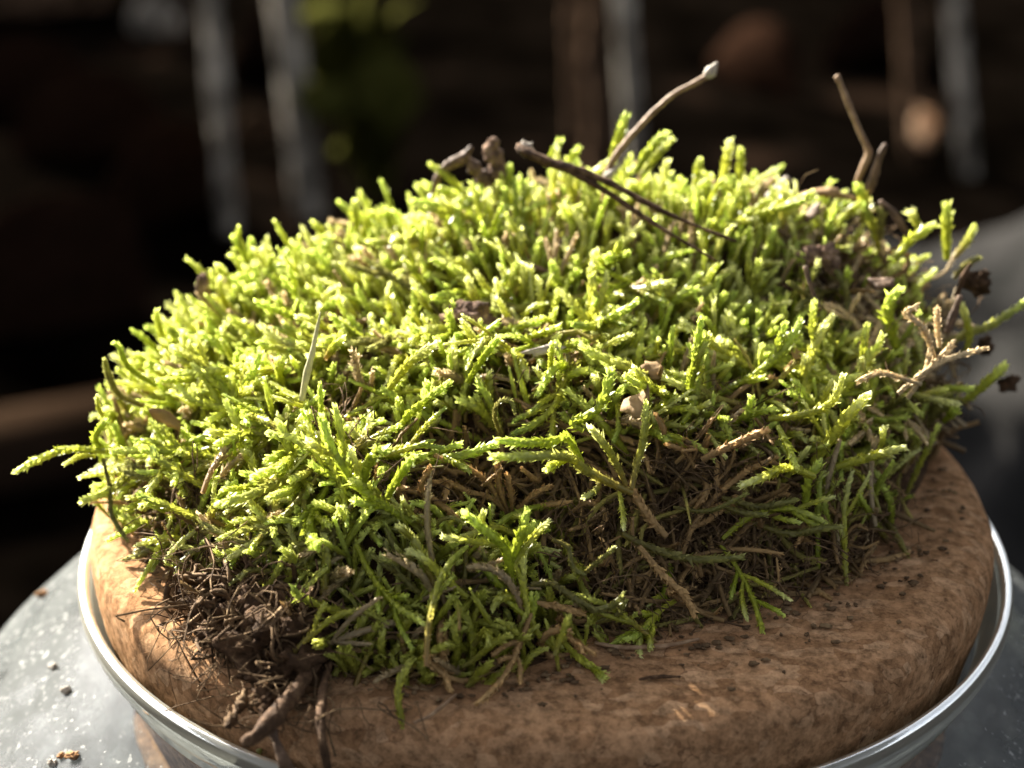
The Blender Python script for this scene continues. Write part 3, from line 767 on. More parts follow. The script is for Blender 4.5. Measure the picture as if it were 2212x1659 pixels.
def frond(p0, d0, L_, w, kind):
    """A long feathery shoot lying outward over the surface, with a few side branches: one mesh."""
    d0 = unit(np.asarray(d0, float)); n_ = unit(normal(p0[None, :2])[0])
    sgn = rng.choice([-1, 1]); bend_ = rng.uniform(0.3, 1.5) * sgn; rise = rng.uniform(-0.15, 0.75)
    P = [np.array(p0)]
    for i in range(10):
        f_ = i / 9
        d_ = d0 * math.cos(bend_ * f_) + np.cross(n_, d0) * math.sin(bend_ * f_) + n_ * (rise * f_ * f_) + rng.normal(size=3) * 0.08
        P.append(P[-1] + unit(d_) * L_ / 10)
    P = resample(P, 25)
    out_ = [hero_mesh(P, w, kind)]
    T_, N_, B_ = frames(P)
    for q in range(rng.integers(2, 5)):
        i = int(rng.integers(5, 18)); sd_ = 1 if q % 2 else -1
        bd_ = unit(T_[i] * 0.8 + np.cross(n_, T_[i]) * sd_ * 0.8 + n_ * rng.uniform(-0.1, 0.5))
        l_ = rng.uniform(0.22, 0.45) * L_ * 0.7
        Q_ = P[i] + bd_ * l_ * np.linspace(0, 1, 13)[:, None] + T_[i] * l_ * 0.35 * (np.linspace(0, 1, 13) ** 2)[:, None] + rng.normal(size=3) * 0.05 * (np.linspace(0, 1, 13) ** 2)[:, None]
        out_.append(hero_mesh(Q_, w * 0.82, kind))
    return join(out_)
FR = []
px_ok = [(q, k) for q, k in zip(tips, range(len(tips))) if q[1] < 1.0]
fx, _ = project(tips)
spots = [([(1380, 900), (1900, 860), (1960, 1120), (1500, 1160)], 13), ([(230, 900), (620, 950), (600, 1180), (300, 1120)], 16), ([(620, 980), (900, 980), (900, 1150), (640, 1200)], 14), ([(750, 1170), (1240, 1230), (1220, 1440), (760, 1470)], 10), ([(1250, 1150), (1800, 1150), (1700, 1320), (1320, 1370)], 7), ([(900, 820), (1300, 800), (1320, 900), (900, 960)], 8), ([(1750, 600), (2080, 600), (2080, 900), (1800, 880)], 14), ([(650, 640), (1500, 600), (1550, 780), (700, 800)], 16)]
for poly, cnt in spots:
    ids = np.flatnonzero(inpoly(fx, poly) & (tips[:, 1] < 1.3) & (tips[:, 0] > -3.5) & (tips[:, 0] < 3.3))
    if len(ids) == 0: continue
    for q in rng.choice(ids, min(cnt, len(ids)), replace=False):
        out_d = unit(np.r_[tips[q, :2] - np.array([0.0, 0.6]), 0.0]); n_ = nrm[q]
        tg = unit(out_d * 0.7 + rng.normal(size=3) * 0.8); tg = unit(tg - n_ * (tg @ n_) * 0.8)
        if (inpoly(project(tips[q] + tg * 0.7)[0][None], HOLLOW)[0] or inpoly(project(tips[q] + tg * 0.7)[0][None], UNDER)[0]) and rng.uniform() < 0.75: continue
        FR.append((tips[q] + n_ * rng.uniform(-0.05, 0.12) - tg * 0.2, tg, rng.uniform(0.7, 1.35), rng.uniform(19, 30), poly))
BIG = [([(1380, 780), (1900, 800), (1900, 960), (1420, 960)], 13), ([(700, 640), (1350, 640), (1350, 830), (700, 850)], 12), ([(330, 720), (700, 700), (850, 1000), (330, 1050)], 14), ([(700, 450), (1700, 420), (1700, 600), (700, 640)], 12), ([(620, 950), (900, 980), (900, 1100), (640, 1120)], 6)]
for poly, cnt in BIG:
    ids = np.flatnonzero(inpoly(fx, poly))
    for q in rng.choice(ids, min(cnt, len(ids)), replace=False):
        n_ = nrm[q]; out_d = unit(np.r_[tips[q, :2] - np.array([0.0, 0.6]), 0.0])
        tg = unit(out_d * 0.6 + rng.normal(size=3) * 0.9); tg = unit(tg - n_ * (tg @ n_) + n_ * rng.uniform(0.1, 0.5))
        FR.append((tips[q] + n_ * 0.05 - tg * 0.25, tg, rng.uniform(0.8, 1.3), rng.uniform(27, 36), [(0, 0)]))
n_part = 0
for path, w, kind in HERO:
    V, F, C = hero_mesh(path, w, kind)
    if kind == "b": build("dead_stem", V, F, M_DEAD, moss, C, smooth=False)
    else:
        build("shoot", V, F, M_DEAD if kind == "n" else M_MOSS, moss, C, smooth=False); n_part += 1
for p0, tg, L_, w, poly in FR:
    low_ = poly[0][1] >= 1150
    kind = rng.choice(["g", "g", "t", "o", "d"]) if not low_ else rng.choice(["o", "o", "b", "b", "g"])
    if poly[0] == (0, 0): kind = rng.choice(['g', 'g', 'g', 't'])
    if poly[0][0] == 1750: kind = rng.choice(["n", "n", "o", "g"])
    V, F, C = frond(p0, tg, L_, w, kind)
    build("shoot", V, F, M_DEAD if kind in "nb" else M_MOSS, moss, C, smooth=False); n_part += 1
order = np.argsort(-win)
single = order[:max(0, 300 - n_part)]
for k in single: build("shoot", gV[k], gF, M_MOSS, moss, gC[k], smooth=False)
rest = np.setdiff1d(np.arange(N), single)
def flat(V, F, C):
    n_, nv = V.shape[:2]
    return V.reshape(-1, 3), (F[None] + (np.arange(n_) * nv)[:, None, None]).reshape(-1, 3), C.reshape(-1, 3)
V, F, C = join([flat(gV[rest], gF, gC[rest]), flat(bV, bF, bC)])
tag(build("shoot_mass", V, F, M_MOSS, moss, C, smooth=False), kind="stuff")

# ------------------------------------------------------------------ old brown stems lying over the hollow, the skirts and below the green
bt, bn = tips[~isgreen], nrm[~isgreen]
ex = rng.choice(len(tips), 900)
edge_w = tips[ex][:, 2] < 0.75
bt = np.vstack([bt, bt + rng.normal(size=bt.shape) * 0.08, tips[ex][edge_w]]); bn = np.vstack([bn, bn, nrm[ex][edge_w]])
keepb = ~inpoly(project(bt)[0], NOGREEN) | (rng.uniform(size=len(bt)) < 0.4)
bt, bn = bt[keepb], bn[keepb]
NB = len(bt)
org = bt - bn * rng.uniform(0.05, 0.42, (NB, 1))
tang = unit(np.cross(bn, rng.normal(size=(NB, 3))))
fl = np.stack([noise3(bt * 1.3 + 5), noise3(bt * 1.3 + 55), noise3(bt * 1.3 + 95) * 0.6 - 0.1], -1)
dd = unit(tang * 0.6 + fl * 1.3 + bn * rng.uniform(-0.05, 0.35, (NB, 1)))
LB = rng.uniform(0.35, 1.1, NB)
bpth = org[:, None] + curved(dd, LB, rng.normal(size=NB) * 1.0, rng.normal(size=NB) * 1.3, rng.gamma(1.0, 0.2, NB)) - dd[:, None] * LB[:, None, None] * 0.4
bpth[..., 2] = np.maximum(bpth[..., 2], 0.05)
mixb = rng.uniform(size=(NB, 1))
cbm = np.where(mixb < 0.55, BROWN, np.where(mixb < 0.85, BROWN * 0.55, OLIVE * 1.1)) * rng.uniform(0.7, 1.25, (NB, 1))
rt_ = (bt[:, 0] > 2.6) & (bt[:, 2] > 0.5) & (rng.uniform(size=NB) < 0.6)
cbm[rt_] = TAN * rng.uniform(0.7, 1.1, (rt_.sum(), 1))
dV, dF, dC = shoot_mesh(bpth, rng.uniform(0.024, 0.058, NB), cbm * 0.8, cbm, cbm * 1.25, 52, spread=0.85)
S_, z_ = project(bpth.reshape(-1, 3)); cell = (np.floor(S_[:, 0] / 11).astype(int) * 1000 + np.floor(S_[:, 1] / 11).astype(int))
order = np.argsort(z_); _, first = np.unique(cell[order], return_index=True)
winb = np.bincount(order[first] // K, minlength=NB)
ob = np.argsort(-winb); nsing = 300 - sum(k == "b" for _, _, k in HERO)
for k in ob[:nsing]: build("dead_stem", dV[k], dF, M_DEAD, moss, dC[k], smooth=False)
V, F, C = flat(dV[ob[nsing:]], dF, dC[ob[nsing:]])
tag(build("dead_stem_mass", V, F, M_DEAD, moss, C, smooth=False), kind="stuff")

# fine root hairs and fibres: the dark tangle at the front left and threads over the hollow
def hairs(starts, dirs, lens, r0, r1, wig=0.35, floor=0.04, k=12):
    out = []
    for s_, d_, l_ in zip(starts, dirs, lens):
        tt = np.linspace(0, 1, k)[:, None]
        P = s_ + d_ * l_ * tt
        for f_, a_ in ((1.2, 0.5), (2.3, 0.3), (4.1, 0.16)):
            P = P + l_ * wig * a_ * (rng.normal(size=3) * np.sin(tt * 3.1 * f_ + rng.uniform(0, 6)))
        rr_ = np.hypot(P[:, 0], P[:, 1])
        P[:, 2] = np.maximum(P[:, 2], np.where(rr_ < 4.05, floor, floor - 0.75 * (rr_ - 4.05)))
        out.append(tube(P, np.linspace(r0, r1, k) * rng.uniform(0.5, 1.5), 4, cap=False))
    return out
def zone(poly_px, n, z=0.0):
    P = np.array(poly_px, float); lo, hi = P.min(0), P.max(0)
    q = rng.uniform(lo, hi, (n * 4, 2)); q = q[inpoly(q, poly_px)][:n]
    return np.array([at_z(a, b, z) for a, b in q])
TANG = [(430, 1270), (510, 1235), (630, 1290), (690, 1350), (680, 1440), (600, 1505), (530, 1460), (445, 1370)]
st = zone(TANG, 150); st[:, 2] += rng.uniform(0.03, 0.45, len(st))
ctr = at_z(580, 1380, 0.0)
di = unit(unit(st - ctr) * 0.8 + rng.normal(size=st.shape) * 0.7 + [-0.2, -0.2, 0.05])
P_ = hairs(st, di, rng.uniform(0.15, 0.6, len(st)), 0.011, 0.004, 1.0)
k_ = rng.choice(len(st), 200)
P_ += hairs(st[k_], di[k_], rng.uniform(0.12, 0.34, 200), 0.024, 0.012, 0.9)
V, F = join(P_)
tag(build("root_tangle", V, F, M_ROOT, moss, smooth=True), kind="stuff")
st = np.vstack([zone([(330, 1180), (480, 1190), (640, 1300), (660, 1560), (540, 1590), (420, 1480), (330, 1300)], 110), zone([(600, 1450), (1000, 1480), (900, 1560), (640, 1620)], 16)])
st[:, 2] += 0.05
di = unit(rng.normal(size=st.shape) * [1, 1, 0.25])
V, F = join(hairs(st, di, rng.uniform(0.12, 0.42, len(st)), 0.007, 0.004, 0.8))
tag(build("fibre_scatter", V, F, M_ROOT, moss, smooth=True), kind="stuff")
k = rng.choice(len(bt), 1500)
V, F = join(hairs(bt[k] - bn[k] * 0.15, unit(rng.normal(size=(1500, 3)) + bn[k] * 0.5), rng.uniform(0.12, 0.45, 1500), 0.0075, 0.003, 0.9))
tag(build("root_hair_mass", V, F, M_ROOT, moss, smooth=True), kind="stuff")
# crumbs of soil hanging in the tangle
for q, (px, py, z, s_) in enumerate([(440, 1270, 0.2, 0.16), (480, 1300, 0.25, 0.22), (530, 1330, 0.3, 0.26), (590, 1300, 0.35, 0.3), (620, 1360, 0.3, 0.28), (560, 1400, 0.2, 0.24), (500, 1380, 0.15, 0.2), (640, 1430, 0.2, 0.22), (560, 1455, 0.1, 0.13), (670, 1300, 0.4, 0.26)]):
    V, F = lump(at_z(px, py, z), (s_ * 1.15, s_, s_ * 0.75), q + 3, 8, 0.6)
    build("soil_crumb", V, F, M_SOIL, moss)
V, F = tube(resample([at_z(630, 1270, 0.5), at_z(665, 1300, 0.45), at_z(700, 1330, 0.4)], 8), [0.1, 0.13, 0.14, 0.14, 0.13, 0.12, 0.1, 0.07], 8, 0.1, 0.5)
build("wood_splinter", V, F, M_TWIG, moss)

# ------------------------------------------------------------------ loose twigs, straws and crumbs in and on the moss
def rod(name, px_pts, ys, radii, m, label, cat, sides=9, rough=0.06, group=None, flat=1.0, n=24):
    k = len(px_pts)
    if np.isscalar(ys): ys = [ys] * k
    P = np.array([at_y(a, b, y) for (a, b), y in zip(px_pts, ys)])
    Q = resample(P, n)
    R_ = np.interp(np.linspace(0, 1, n), np.linspace(0, 1, len(radii)), radii)
    V, F = tube(Q, R_, sides, rough, flat)
    return tag(build(name, V, F, m, loc=P[0]), label, cat, group), Q
# curved stalk with pale tip
r0 = empty("dry_stalk", at_y(1315, 372, 1.9), "thin brown dry stalk arching up to a pale pointed bud above the moss crest", "stalk")
P = resample([at_y(*q, 1.9) for q in [(1305, 385), (1335, 330), (1385, 270), (1450, 208), (1500, 180), (1532, 162)]], 26)
V, F = tube(P, np.linspace(0.036, 0.03, 26), 10, 0.07); build("stem", V, F, M_STALK, r0)
P = resample([at_y(*q, 1.9) for q in [(1524, 166), (1538, 152), (1550, 134)]], 9)
V, F = tube(P, [0.036, 0.055, 0.064, 0.064, 0.056, 0.046, 0.034, 0.022, 0.008], 9, 0.05); build("bud", V, F, M_HUSK, r0)
P = resample([at_y(*q, 1.85) for q in [(1310, 385), (1325, 370), (1345, 345), (1360, 320)]], 9)
V, F = tube(P, [0.06, 0.05, 0.035, 0.03, 0.025, 0.02, 0.018, 0.012, 0.008], 6, 0.05); build("side_stub", V, F, M_HUSK, r0)
# bent stalk at right
rod("bent_stalk", [(1848, 412), (1856, 380), (1874, 340), (1876, 325), (1858, 285), (1835, 230), (1815, 180), (1808, 164)], 2.2, [0.035, 0.035, 0.04, 0.032, 0.03, 0.029, 0.029, 0.033], M_STALK, "thin tan dry stalk with a sharp kink, standing up from the right of the moss", "stalk", n=34)
rod("stalk_stub", [(1876, 415), (1888, 380), (1898, 345), (1912, 312)], 2.1, [0.038, 0.046, 0.04, 0.03], M_TWIG, "short reddish brown stalk stub right beside the kinked tan stalk", "stalk")
rod("pale_peg", [(1660, 430), (1685, 405), (1702, 385)], 2.3, [0.045, 0.06, 0.04], M_HUSK, "tiny pale pink-grey peg poking out of the moss crest left of the kinked stalk", "stalk")
# dark twig; its second strand is modelled where the twig's shadow falls
r0 = empty("twig_and_shadow", at_y(1590, 520, 0.6), "dark brown twig lying over the moss crest, broken grey end, with a second strand modelled for its shadow", "twig")
def twp(q, y0, y1): return [at_y(a, b, y0 + (y1 - y0) * i / (len(q) - 1)) for i, (a, b) in enumerate(q)]
P = resample(twp([(1126, 318), (1132, 325), (1180, 348), (1260, 372), (1330, 402), (1400, 440), (1480, 478), (1590, 522)], 1.35, 0.7), 34)
V, F = tube(P, np.interp(np.linspace(0, 1, 34), [0, 0.06, 0.3, 0.5, 1], [0.062, 0.07, 0.06, 0.042, 0.022]), 14, 0.1, 0.7); build("stem", V, F, M_DARKTWIG, r0)
P = resample(twp([(1225, 366), (1300, 408), (1370, 455), (1440, 500), (1550, 565)], 1.1, 0.5), 30)
V, F = tube(P, np.interp(np.linspace(0, 1, 30), [0, 0.4, 1], [0.05, 0.038, 0.016]), 12, 0.09, 0.7); build("shadow_strand", V, F, M_DARKTWIG, r0)
V1 = lump(at_y(1136, 320, 1.34), (0.07, 0.06, 0.06), 2, 7, 0.7); build("broken_end", V1[0], V1[1], M_HUSK, r0)
# bottom left dark twigs
def rodz(name, pts, radii, m, label, cat, rough=0.08, n=22, sides=9):
    P = np.array([at_z(a, b, z) for a, b, z in pts]); Q = resample(P, n)
    V, F = tube(Q, np.interp(np.linspace(0, 1, n), np.linspace(0, 1, len(radii)), radii), sides, rough)
    return tag(build(name, V, F, m, loc=P[0]), label, cat)
rodz("twig", [(525, 1605, 0.02), (560, 1585, 0.1), (600, 1540, 0.16), (640, 1490, 0.18), (690, 1420, 0.2)], [0.07, 0.075, 0.07, 0.075, 0.06], M_DARKTWIG, "thick dark twig slanting over the cork edge below the root tangle", "twig", 0.1)
rodz("twig", [(584, 1560, 0.1), (596, 1600, 0.0), (612, 1640, -0.12), (632, 1690, -0.4)], [0.045, 0.05, 0.055, 0.055], M_TWIG, "grey-brown twig hanging down the cork front from the slanting dark twig", "twig", 0.08)
rodz("twig", [(712, 1430, 0.2), (700, 1480, 0.16), (692, 1560, 0.1), (698, 1610, 0.0), (712, 1690, -0.3)], [0.03, 0.04, 0.04, 0.035, 0.035], M_DARKTWIG, "thin straight dark twig hanging down the cork, rightmost of the hanging twigs", "twig", 0.08)
rodz("root_strand", [(560, 1480, 0.12), (575, 1510, 0.12), (580, 1545, 0.06), (590, 1570, 0.04)], [0.04, 0.06, 0.05, 0.02], M_SOIL, "short dark crumbly root strand dangling left of the hanging twigs", "root", 0.3)
rodz("root_strand", [(530, 1490, 0.1), (515, 1530, 0.05), (490, 1570, 0.04)], [0.025, 0.035, 0.02], M_ROOT, "short tan fuzzy root strand on the sunlit cork left of the dark twig", "root", 0.3)
rodz("straw", [(1285, 1388, 0.06), (1340, 1398, 0.06), (1430, 1396, 0.06), (1510, 1380, 0.06)], [0.018, 0.022, 0.02, 0.012], M_STALK, "pale thread-like straw lying on the shaded cork under the moss front", "straw", 0.04)
rodz("straw", [(895, 1560, 0.05), (930, 1545, 0.05), (985, 1500, 0.06)], [0.012, 0.02, 0.014], M_STALK, "thin brown straw lying on the shaded cork below the green front tuft", "straw", 0.04)
rodz("cork_splinter", [(1380, 1468, 0.05), (1420, 1462, 0.05), (1470, 1462, 0.05)], [0.008, 0.022, 0.008], M_DARKTWIG, "dark sliver lying on the shaded cork in front of the moss", "sliver", 0.1)
# needle, bits
rod("straw_needle", [(652, 865), (662, 810), (675, 760), (685, 710), (692, 675)], [-1.35, -1.3, -1.25, -1.2, -1.2], [0.026, 0.036, 0.028, 0.02, 0.006], M_PALE, "pale straw needle standing upright in the green moss left of centre", "straw")
rod("needle", [(1740, 575), (1752, 620), (1772, 670)], [0.3, 0.2, 0.1], [0.028, 0.022, 0.02], M_TWIG, "thin brown needle leaning in the brown dip right of centre", "needle")
rod("needle", [(2046, 720), (2060, 680), (2075, 640)], [0.3, 0.35, 0.4], [0.03, 0.05, 0.03], M_TWIG, "grey-brown needle slanting between the tan dead stems at the right end", "needle", flat=0.6)
rod("needle", [(2066, 640), (2080, 600), (2096, 570)], [0.7, 0.7, 0.7], [0.03, 0.032, 0.02], M_DARKTWIG, "dark needle above the tan dead stems at the right end", "needle")
rod("needle", [(1900, 435), (1930, 460), (1962, 510)], [1.8, 1.7, 1.6], [0.03, 0.04, 0.025], M_TWIG, "brown needle with a knobbed end at the upper right moss edge", "needle")
rod("needle", [(1690, 615), (1745, 640), (1790, 655)], [0.9, 0.8, 0.7], [0.03, 0.04, 0.03], M_DARKTWIG, "dark needle lying flat in the brown dip", "needle")
rod("needle", [(1140, 572), (1165, 582), (1190, 590)], [0.85, 0.8, 0.75], [0.02, 0.04, 0.015], M_TWIG, "short brown needle sunk in the bright moss below the broken-ended twig", "needle")
rod("curled_sprig", [(935, 420), (945, 385), (965, 360), (1000, 340), (1018, 318)], 2.1, [0.02, 0.035, 0.05, 0.055, 0.045], M_TWIG, "brown curled dead sprig arching over the moss crest left of the broken-ended twig", "sprig", rough=0.12)
rod("curled_sprig", [(1055, 400), (1035, 375), (1012, 345)], 2.1, [0.06, 0.07, 0.03], M_TWIG, "brown dead sprig crossing down from the arching curled sprig", "sprig", rough=0.16)
rod("curled_sprig", [(1078, 385), (1072, 350), (1062, 325), (1068, 300)], 2.15, [0.06, 0.075, 0.075, 0.055], M_CRUMB, "short upright brown dead sprig beside the arching curled sprig", "sprig", rough=0.16)
rod("dead_frond", [(1700, 440), (1740, 420), (1790, 415), (1830, 425), (1850, 432)], 2.0, [0.03, 0.06, 0.09, 0.06, 0.03], M_FLAKE, "tan dead frond lying along the moss crest left of the kinked stalk", "frond", rough=0.2, flat=0.5)
# crumbs
def crumb(name, px, py, y, size, seed, m, label, cat, rough=0.45, sub=4):
    c = at_y(px, py, y)
    V, F = lump(c, size, seed, sub, rough)
    return tag(build(name, V, F, m, loc=c), label, cat)
def oncrumb(px, py): return on_moss(px, py)[1] - 0.32
crumb("bark_crumb", 1008, 690, oncrumb(1008, 690), (0.21, 0.15, 0.16), 1, M_CRUMB, "crumbly brown lump of bark sitting on the bright moss at the centre", "bark", 0.6, 6)
crumb("bark_crumb", 1775, 555, oncrumb(1775, 560), (0.2, 0.14, 0.12), 4, M_CRUMB, "brown bark lump in the dip below the kinked stalk", "bark", 0.6, 5)
crumb("seed_husk", 440, 620, 1.15, (0.075, 0.06, 0.15), 6, M_CRUMB, "small brown husk perched on the left crest of the moss", "husk", 0.3)
crumb("seed", 2020, 968, 0.7, (0.045, 0.045, 0.045), 8, M_PALE, "tiny round tan seed at the right edge of the cork", "seed", 0.1)
crumb("soil_lump", 2115, 610, 1.1, (0.13, 0.1, 0.12), 9, M_SOIL, "dark brown soil lump sticking out at the upper right end of the moss", "soil", 0.6, 5)
crumb("soil_lump", 2178, 828, 0.9, (0.1, 0.07, 0.09), 10, M_SOIL, "dark brown soil crumb behind the rightmost green shoots", "soil", 0.6, 4)
crumb("soil_lump", 2130, 745, 1.0, (0.09, 0.07, 0.09), 12, M_SOIL, "dark brown soil crumb behind the tan dead stems", "soil", 0.6, 4)
def flake(name, pts, y, w, m, label, cat):
    """A torn, curled scrap: an uneven outline with thickness."""
    P = np.array([at_y(a, b, y) for a, b in pts]); c = P.mean(0)
    ax = unit(P[-1] - P[0]); L_ = np.linalg.norm(P[-1] - P[0]) * 0.5
    nn_ = unit(np.array([-0.25, -0.5, 0.8]) + rng.normal(size=3) * 0.25); nn_ = unit(nn_ - ax * (nn_ @ ax)); bx = np.cross(nn_, ax)
    k = 15; a_ = np.linspace(0, 2 * np.pi, k, endpoint=False)
    r_ = 1 + rng.uniform(-0.32, 0.25, k)
    ring = []
    for f_ in (0.5, 1.0):
        u_, v_ = np.cos(a_) * r_ * f_, np.sin(a_) * r_ * f_
        h_ = 0.35 * w * (u_ * u_ * 0.8 - v_ * v_ * 0.5 + rng.normal(size=k) * 0.25 * f_)
        ring.append(c + ax * (u_ * L_)[:, None] + bx * (v_ * w)[:, None] + nn_ * h_[:, None])
    th_ = nn_ * 0.006
    V = np.vstack([[c + th_], ring[0] + th_, ring[1] + th_, [c - th_], ring[0] - th_, ring[1] - th_])
    F = []
    o_ = 2 * k + 1
    for i in range(k):
        j = (i + 1) % k
        F += [(0, 1 + i, 1 + j), (1 + i, 1 + k + i, 1 + k + j), (1 + i, 1 + k + j, 1 + j)]
        F += [(o_, o_ + 1 + j, o_ + 1 + i), (o_ + 1 + i, o_ + 1 + k + j, o_ + 1 + k + i), (o_ + 1 + i, o_ + 1 + j, o_ + 1 + k + j)]
        F += [(1 + k + i, o_ + 1 + k + i, o_ + 1 + k + j), (1 + k + i, o_ + 1 + k + j, 1 + k + j)]
    return tag(build(name, V, np.array(F), m, loc=c, smooth=False), label, cat)
flake("leaf_flake", [(1380, 800), (1410, 790), (1440, 800)], oncrumb(1410, 805), 0.1, M_FLAKE, "small tan leaf flake lying in the moss right of centre", "leaf")
flake("leaf_flake", [(1345, 895), (1380, 870), (1405, 850)], oncrumb(1375, 880), 0.13, M_FLAKE, "larger tan leaf flake just above the hollow behind the thin upright shoot", "leaf")
flake("wood_chip", [(1130, 765), (1180, 752), (1215, 747)], oncrumb(1180, 760), 0.045, M_HUSK, "pale splintered wood chip lying in the upper edge of the hollow", "wood chip")
flake("wood_chip", [(1700, 745), (1725, 768), (1745, 780)], oncrumb(1720, 770), 0.07, M_FLAKE, "small square tan wood chip lying on the moss at right", "wood chip")
flake("dead_leaf", [(1870, 615), (1905, 600), (1940, 612)], 0.6, 0.09, M_TWIG, "small brown folded leaf bit in the dip among the right hand shoots", "leaf")
flake("dead_leaf", [(1735, 480), (1755, 455), (1775, 440)], 1.6, 0.07, M_TWIG, "brown weathered leaf bit at the crest below the tan frond", "leaf")
flake("dead_leaf", [(330, 885), (360, 905), (395, 925)], -0.9, 0.07, M_FLAKE, "narrow tan leaf sliver at the left edge of the moss", "leaf")

# dirt specks on the jar shoulder
jp = pp[:, [0, 2]]
def on_jar(px, py):
    d = ray(px, py); tt = np.linspace(14, 34, 3000); P = CAM + d * tt[:, None]
    r = np.hypot(P[:, 0], P[:, 1]); prz = np.interp(-P[:, 2], -jp[:60, 1], jp[:60, 0])
    ok = (r < prz) & (P[:, 2] < -0.9); return P[np.argmax(ok)]
for q, (px, py, s_, lab) in enumerate([(117, 1443, 0.035, "pale grit speck on the dusty jar shoulder, uppermost of the bigger specks"), (143, 1495, 0.04, "whitish grit speck on the jar shoulder near the neck"), (158, 1638, 0.05, "brown cork crumb on the jar shoulder at the bottom left"), (133, 1635, 0.03, "small brown crumb left of the brown cork crumb on the jar shoulder"), (113, 1652, 0.035, "pale crumb at the bottom of the jar shoulder"), (92, 1288, 0.045, "reddish crumb on the far edge of the jar shoulder")]):
    p_ = on_jar(px, py)
    V, F = lump(p_ + np.array([0, 0, s_ * 0.6]), (s_ * 1.3, s_, s_ * 0.8), q + 21, 7, 0.5)
    tag(build("dirt_crumb", V, F, M_CORK if q in (2, 3, 5) else M_HUSK, loc=p_), lab, "crumb")

# ------------------------------------------------------------------ background, out of focus
M_GSTEM = solid("grey stem with painted sparkle", [(0.38, (0.03, 0.026, 0.02)), (0.52, (0.16, 0.14, 0.115)), (0.66, (0.45, 0.4, 0.33))], 130, 0.6, 0.3, 0.001, (1, 1, 0.5), spec=0.0)  # wide dark-to-pale noise imitates sparkle along the stems
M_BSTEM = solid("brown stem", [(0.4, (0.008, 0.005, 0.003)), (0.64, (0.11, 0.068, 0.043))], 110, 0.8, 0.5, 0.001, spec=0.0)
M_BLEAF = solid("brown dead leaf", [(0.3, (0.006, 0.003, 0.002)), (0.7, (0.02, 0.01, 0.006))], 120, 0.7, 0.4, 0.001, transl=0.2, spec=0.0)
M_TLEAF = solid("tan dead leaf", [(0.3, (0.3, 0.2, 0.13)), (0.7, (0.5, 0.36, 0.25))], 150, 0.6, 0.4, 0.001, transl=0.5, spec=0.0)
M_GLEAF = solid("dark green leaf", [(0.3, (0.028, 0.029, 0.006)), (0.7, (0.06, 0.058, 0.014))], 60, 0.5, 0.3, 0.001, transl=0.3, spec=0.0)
def grnd(px, py): return at_z(px, py, GROUND_Z)
def bstem(px0, py0, px1, w, m, label, knots=0.0, h=21.0):
    b = grnd(px0, py0)
    top = at_y(px1, 0, b[1]); top = b + (top - b) * (h / max(top[2] - b[2], 0.1))
    k = 22
    P = b + (top - b) * np.linspace(0, 1, k)[:, None]; P = P + rng.normal(size=(k, 3)) * 0.008
    dz = (b - CAM) @ fw
    r_ = w / FPX * dz / 2
    R_ = r_ * (1 + knots * np.sin(np.linspace(0, 24, k)))
    V, F = tube(P, R_, 12, 0.02)
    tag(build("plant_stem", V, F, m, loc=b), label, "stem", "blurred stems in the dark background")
bstem(497, 500, 455, 44, M_GSTEM, "slim blurred grey stem left of the broad pale stem", 0.12)
bstem(668, 470, 615, 64, M_GSTEM, "broadest blurred pale grey stem, left of the green leaves")
bstem(1292, 420, 1285, 48, M_BSTEM, "blurred brown beaded stem left of the grey stem behind the arching stalk", 0.3)
bstem(1375, 420, 1345, 42, M_GSTEM, "blurred grey stem directly behind the arching dry stalk")
bstem(2090, 380, 2060, 40, M_GSTEM, "blurred grey stem at the right, beside the tan oval leaf")
bstem(1245, 330, 1235, 34, M_BSTEM, "faint dark brown stem, thin, left of the beaded stem")
bstem(1975, 350, 1955, 40, M_BSTEM, "faint dark stem just left of the tan oval leaf")
def bleaf(pts, depth, w, m, label, name="fallen_leaf", grp=None):
    P = [CAM + ray(a, b) * depth for a, b in pts]
    V, F = leaf_blade(P, w, 0.2, 0.2, thick=0.04)
    return tag(build(name, V, F, m, loc=P[0]), label, "leaf", grp)
flake("hanging_leaf", [(2003, 222), (1998, 265), (1995, 312)], 70.0, 0.66, M_TLEAF, "blurred tan oval leaf hanging in the dark at the upper right", "leaf")
# green plant
gp = empty("leafy_plant", grnd(800, 430), "blurred olive green leafy plant between the pale stem and the dark centre", "plant")
b = grnd(800, 430)
P = resample([b, at_y(790, 250, b[1]), at_y(760, 20, b[1])], 14)
V, F = tube(P, np.linspace(0.36, 0.18, 14), 8, 0.02); build("stem", V, F, M_GLEAF, gp)
for q in ([(780, 250), (720, 190), (690, 130)], [(780, 230), (840, 190), (905, 170)], [(775, 200), (800, 120), (850, 70)], [(770, 180), (735, 110), (700, 60)], [(790, 300), (760, 310), (720, 330)], [(790, 290), (840, 300), (880, 260)], [(765, 120), (770, 60), (790, 10)], [(790, 270), (860, 230), (910, 205)], [(770, 90), (820, 40), (870, 20)], [(780, 220), (750, 230), (700, 225)], [(775, 150), (810, 160), (850, 130)], [(785, 330), (815, 340), (850, 330)], [(770, 50), (740, 30), (715, 0)], [(785, 260), (765, 280), (740, 270)]):
    V, F = leaf_blade([at_y(a, c, b[1] - rng.uniform(-2, 4)) for a, c in q], 1.8, 0.2, 0.2, thick=0.04)
    build("leaf", V, F, M_GLEAF, gp)
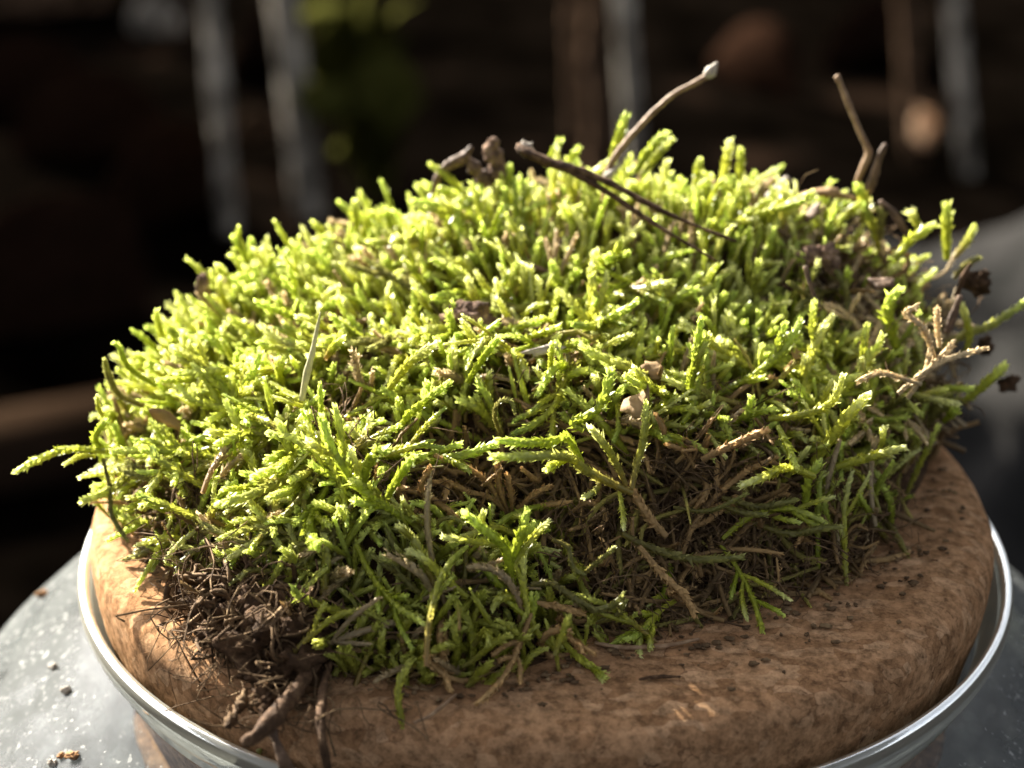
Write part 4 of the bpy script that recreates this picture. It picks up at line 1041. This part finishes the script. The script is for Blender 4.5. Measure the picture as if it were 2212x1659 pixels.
def flat_leaf(px, py, L_, w, ang, m, label):
    L_, w = L_ * BS, w * BS
    c = grnd(px, py) + np.array([0, 0, 0.6])
    dv = np.array([math.cos(ang), math.sin(ang), 0.0])
    P = [c - dv * L_ / 2, c + np.array([0, 0, 1.1]), c + dv * L_ / 2]
    V, F = leaf_blade(P, w, 0.3, 0.3, thick=0.04)
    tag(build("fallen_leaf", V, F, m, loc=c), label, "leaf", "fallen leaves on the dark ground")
for q in [(60, 235, 3.0, 1.1, 0.4, M_BLEAF, "blurred red-brown leaf at the far left of the dark ground"), (30, 25, 5.0, 2.0, 0.3, M_BSTEM, "blurred tan leaf in the top left corner"), (545, 140, 3.4, 1.0, 1.3, M_BLEAF, "blurred red-brown leaf between the two left grey stems, upper one"),
          (550, 340, 0.9, 0.4, 0.5, M_BSTEM, "small leaf shape for a blurred tan highlight between the two left grey stems"), (200, 330, 3.4, 1.2, 0.2, M_BLEAF, "dark brown leaf below the red-brown leaf at left"), (340, 90, 1.2, 0.5, 0.2, M_GSTEM, "small leaf shape for a blurred grey highlight left of the slim grey stem"),  # both small leaf shapes are added in place of blurred highlight discs
          (330, 480, 3.0, 1.6, 0.9, M_BLEAF, "dull brown leaf low at the left behind the moss"), (120, 700, 3.6, 1.9, 0.5, M_BLEAF, "wide dull brown leaf on the dark ground left of the moss"), (1850, 130, 3.0, 1.0, 0.8, M_BLEAF, "dull brown leaf left of the right hand grey stem"), (1620, 190, 3.0, 1.0, 2.2, M_BLEAF, "dull brown leaf between the arching stalk and the kinked stalk")]:
    flat_leaf(*q)
# plank at left
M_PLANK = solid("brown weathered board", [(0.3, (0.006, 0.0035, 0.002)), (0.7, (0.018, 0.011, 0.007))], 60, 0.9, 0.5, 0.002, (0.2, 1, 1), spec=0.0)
pa, pb = grnd(-260, 1120), grnd(330, 1010)
def box(a_, b_, wid, z0, z1):
    ax = unit(b_ - a_); nx = np.array([-ax[1], ax[0], 0])
    V = []
    for z in (z0, z1):
        ins = 0.12 if z == z1 else 0.0
        for p_, s_ in ((a_ + ax * ins, nx * ins), (b_ - ax * ins, nx * ins), (b_ - ax * ins, nx * (wid - ins)), (a_ + ax * ins, nx * (wid - ins))):
            q_ = p_ + s_; V.append([q_[0], q_[1], z])
    F = [(0, 2, 1), (0, 3, 2), (4, 5, 6), (4, 6, 7)]
    for i in range(4):
        j = (i + 1) % 4; F += [(i, j, j + 4), (i, j + 4, i + 4)]
    return np.array(V), np.array(F)
V, F = box(pa, pb, 3.4, GROUND_Z - 0.5, GROUND_Z + 1.8)
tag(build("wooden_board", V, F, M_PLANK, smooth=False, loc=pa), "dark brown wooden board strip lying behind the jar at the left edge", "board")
# grey stone at right
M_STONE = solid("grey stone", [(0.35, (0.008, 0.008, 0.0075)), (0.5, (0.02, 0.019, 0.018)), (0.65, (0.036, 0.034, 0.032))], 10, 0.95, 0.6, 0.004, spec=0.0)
c = at_z(2400, 960, GROUND_Z + 0.5)
V, F = lump(c, (14.0, 14.0, 7.5), 5, 14, 0.3)
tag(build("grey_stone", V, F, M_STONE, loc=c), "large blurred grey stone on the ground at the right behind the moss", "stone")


# crumbs of soil and broken leaf shed on the cork round the moss
parts = []
E2 = np.array(EDGE)
tries = 0
while len(parts) < 260 and tries < 8000:
    tries += 1
    q = rng.uniform(-4.2, 4.2, 2)
    if np.hypot(*q) > 4.15 or q[1] > 1.5 or inpoly(q[None], EDGE)[0]: continue
    dist_ = np.linalg.norm(E2 - q, axis=1).min()
    if rng.uniform() > math.exp(-dist_ / 0.35): continue
    s_ = rng.uniform(0.008, 0.03)
    V, F = lump((q[0], q[1], 0.035 + s_ * 0.4), (s_ * rng.uniform(0.8, 2.0), s_, s_ * 0.7), rng.integers(1, 60), 2, 0.5)
    parts.append((V, F))
V, F = join(parts)
tag(build("soil_crumbs", V, F, M_ROOT), "fine brown soil crumbs shed on the cork round the foot of the moss", "crumbs", kind="stuff")
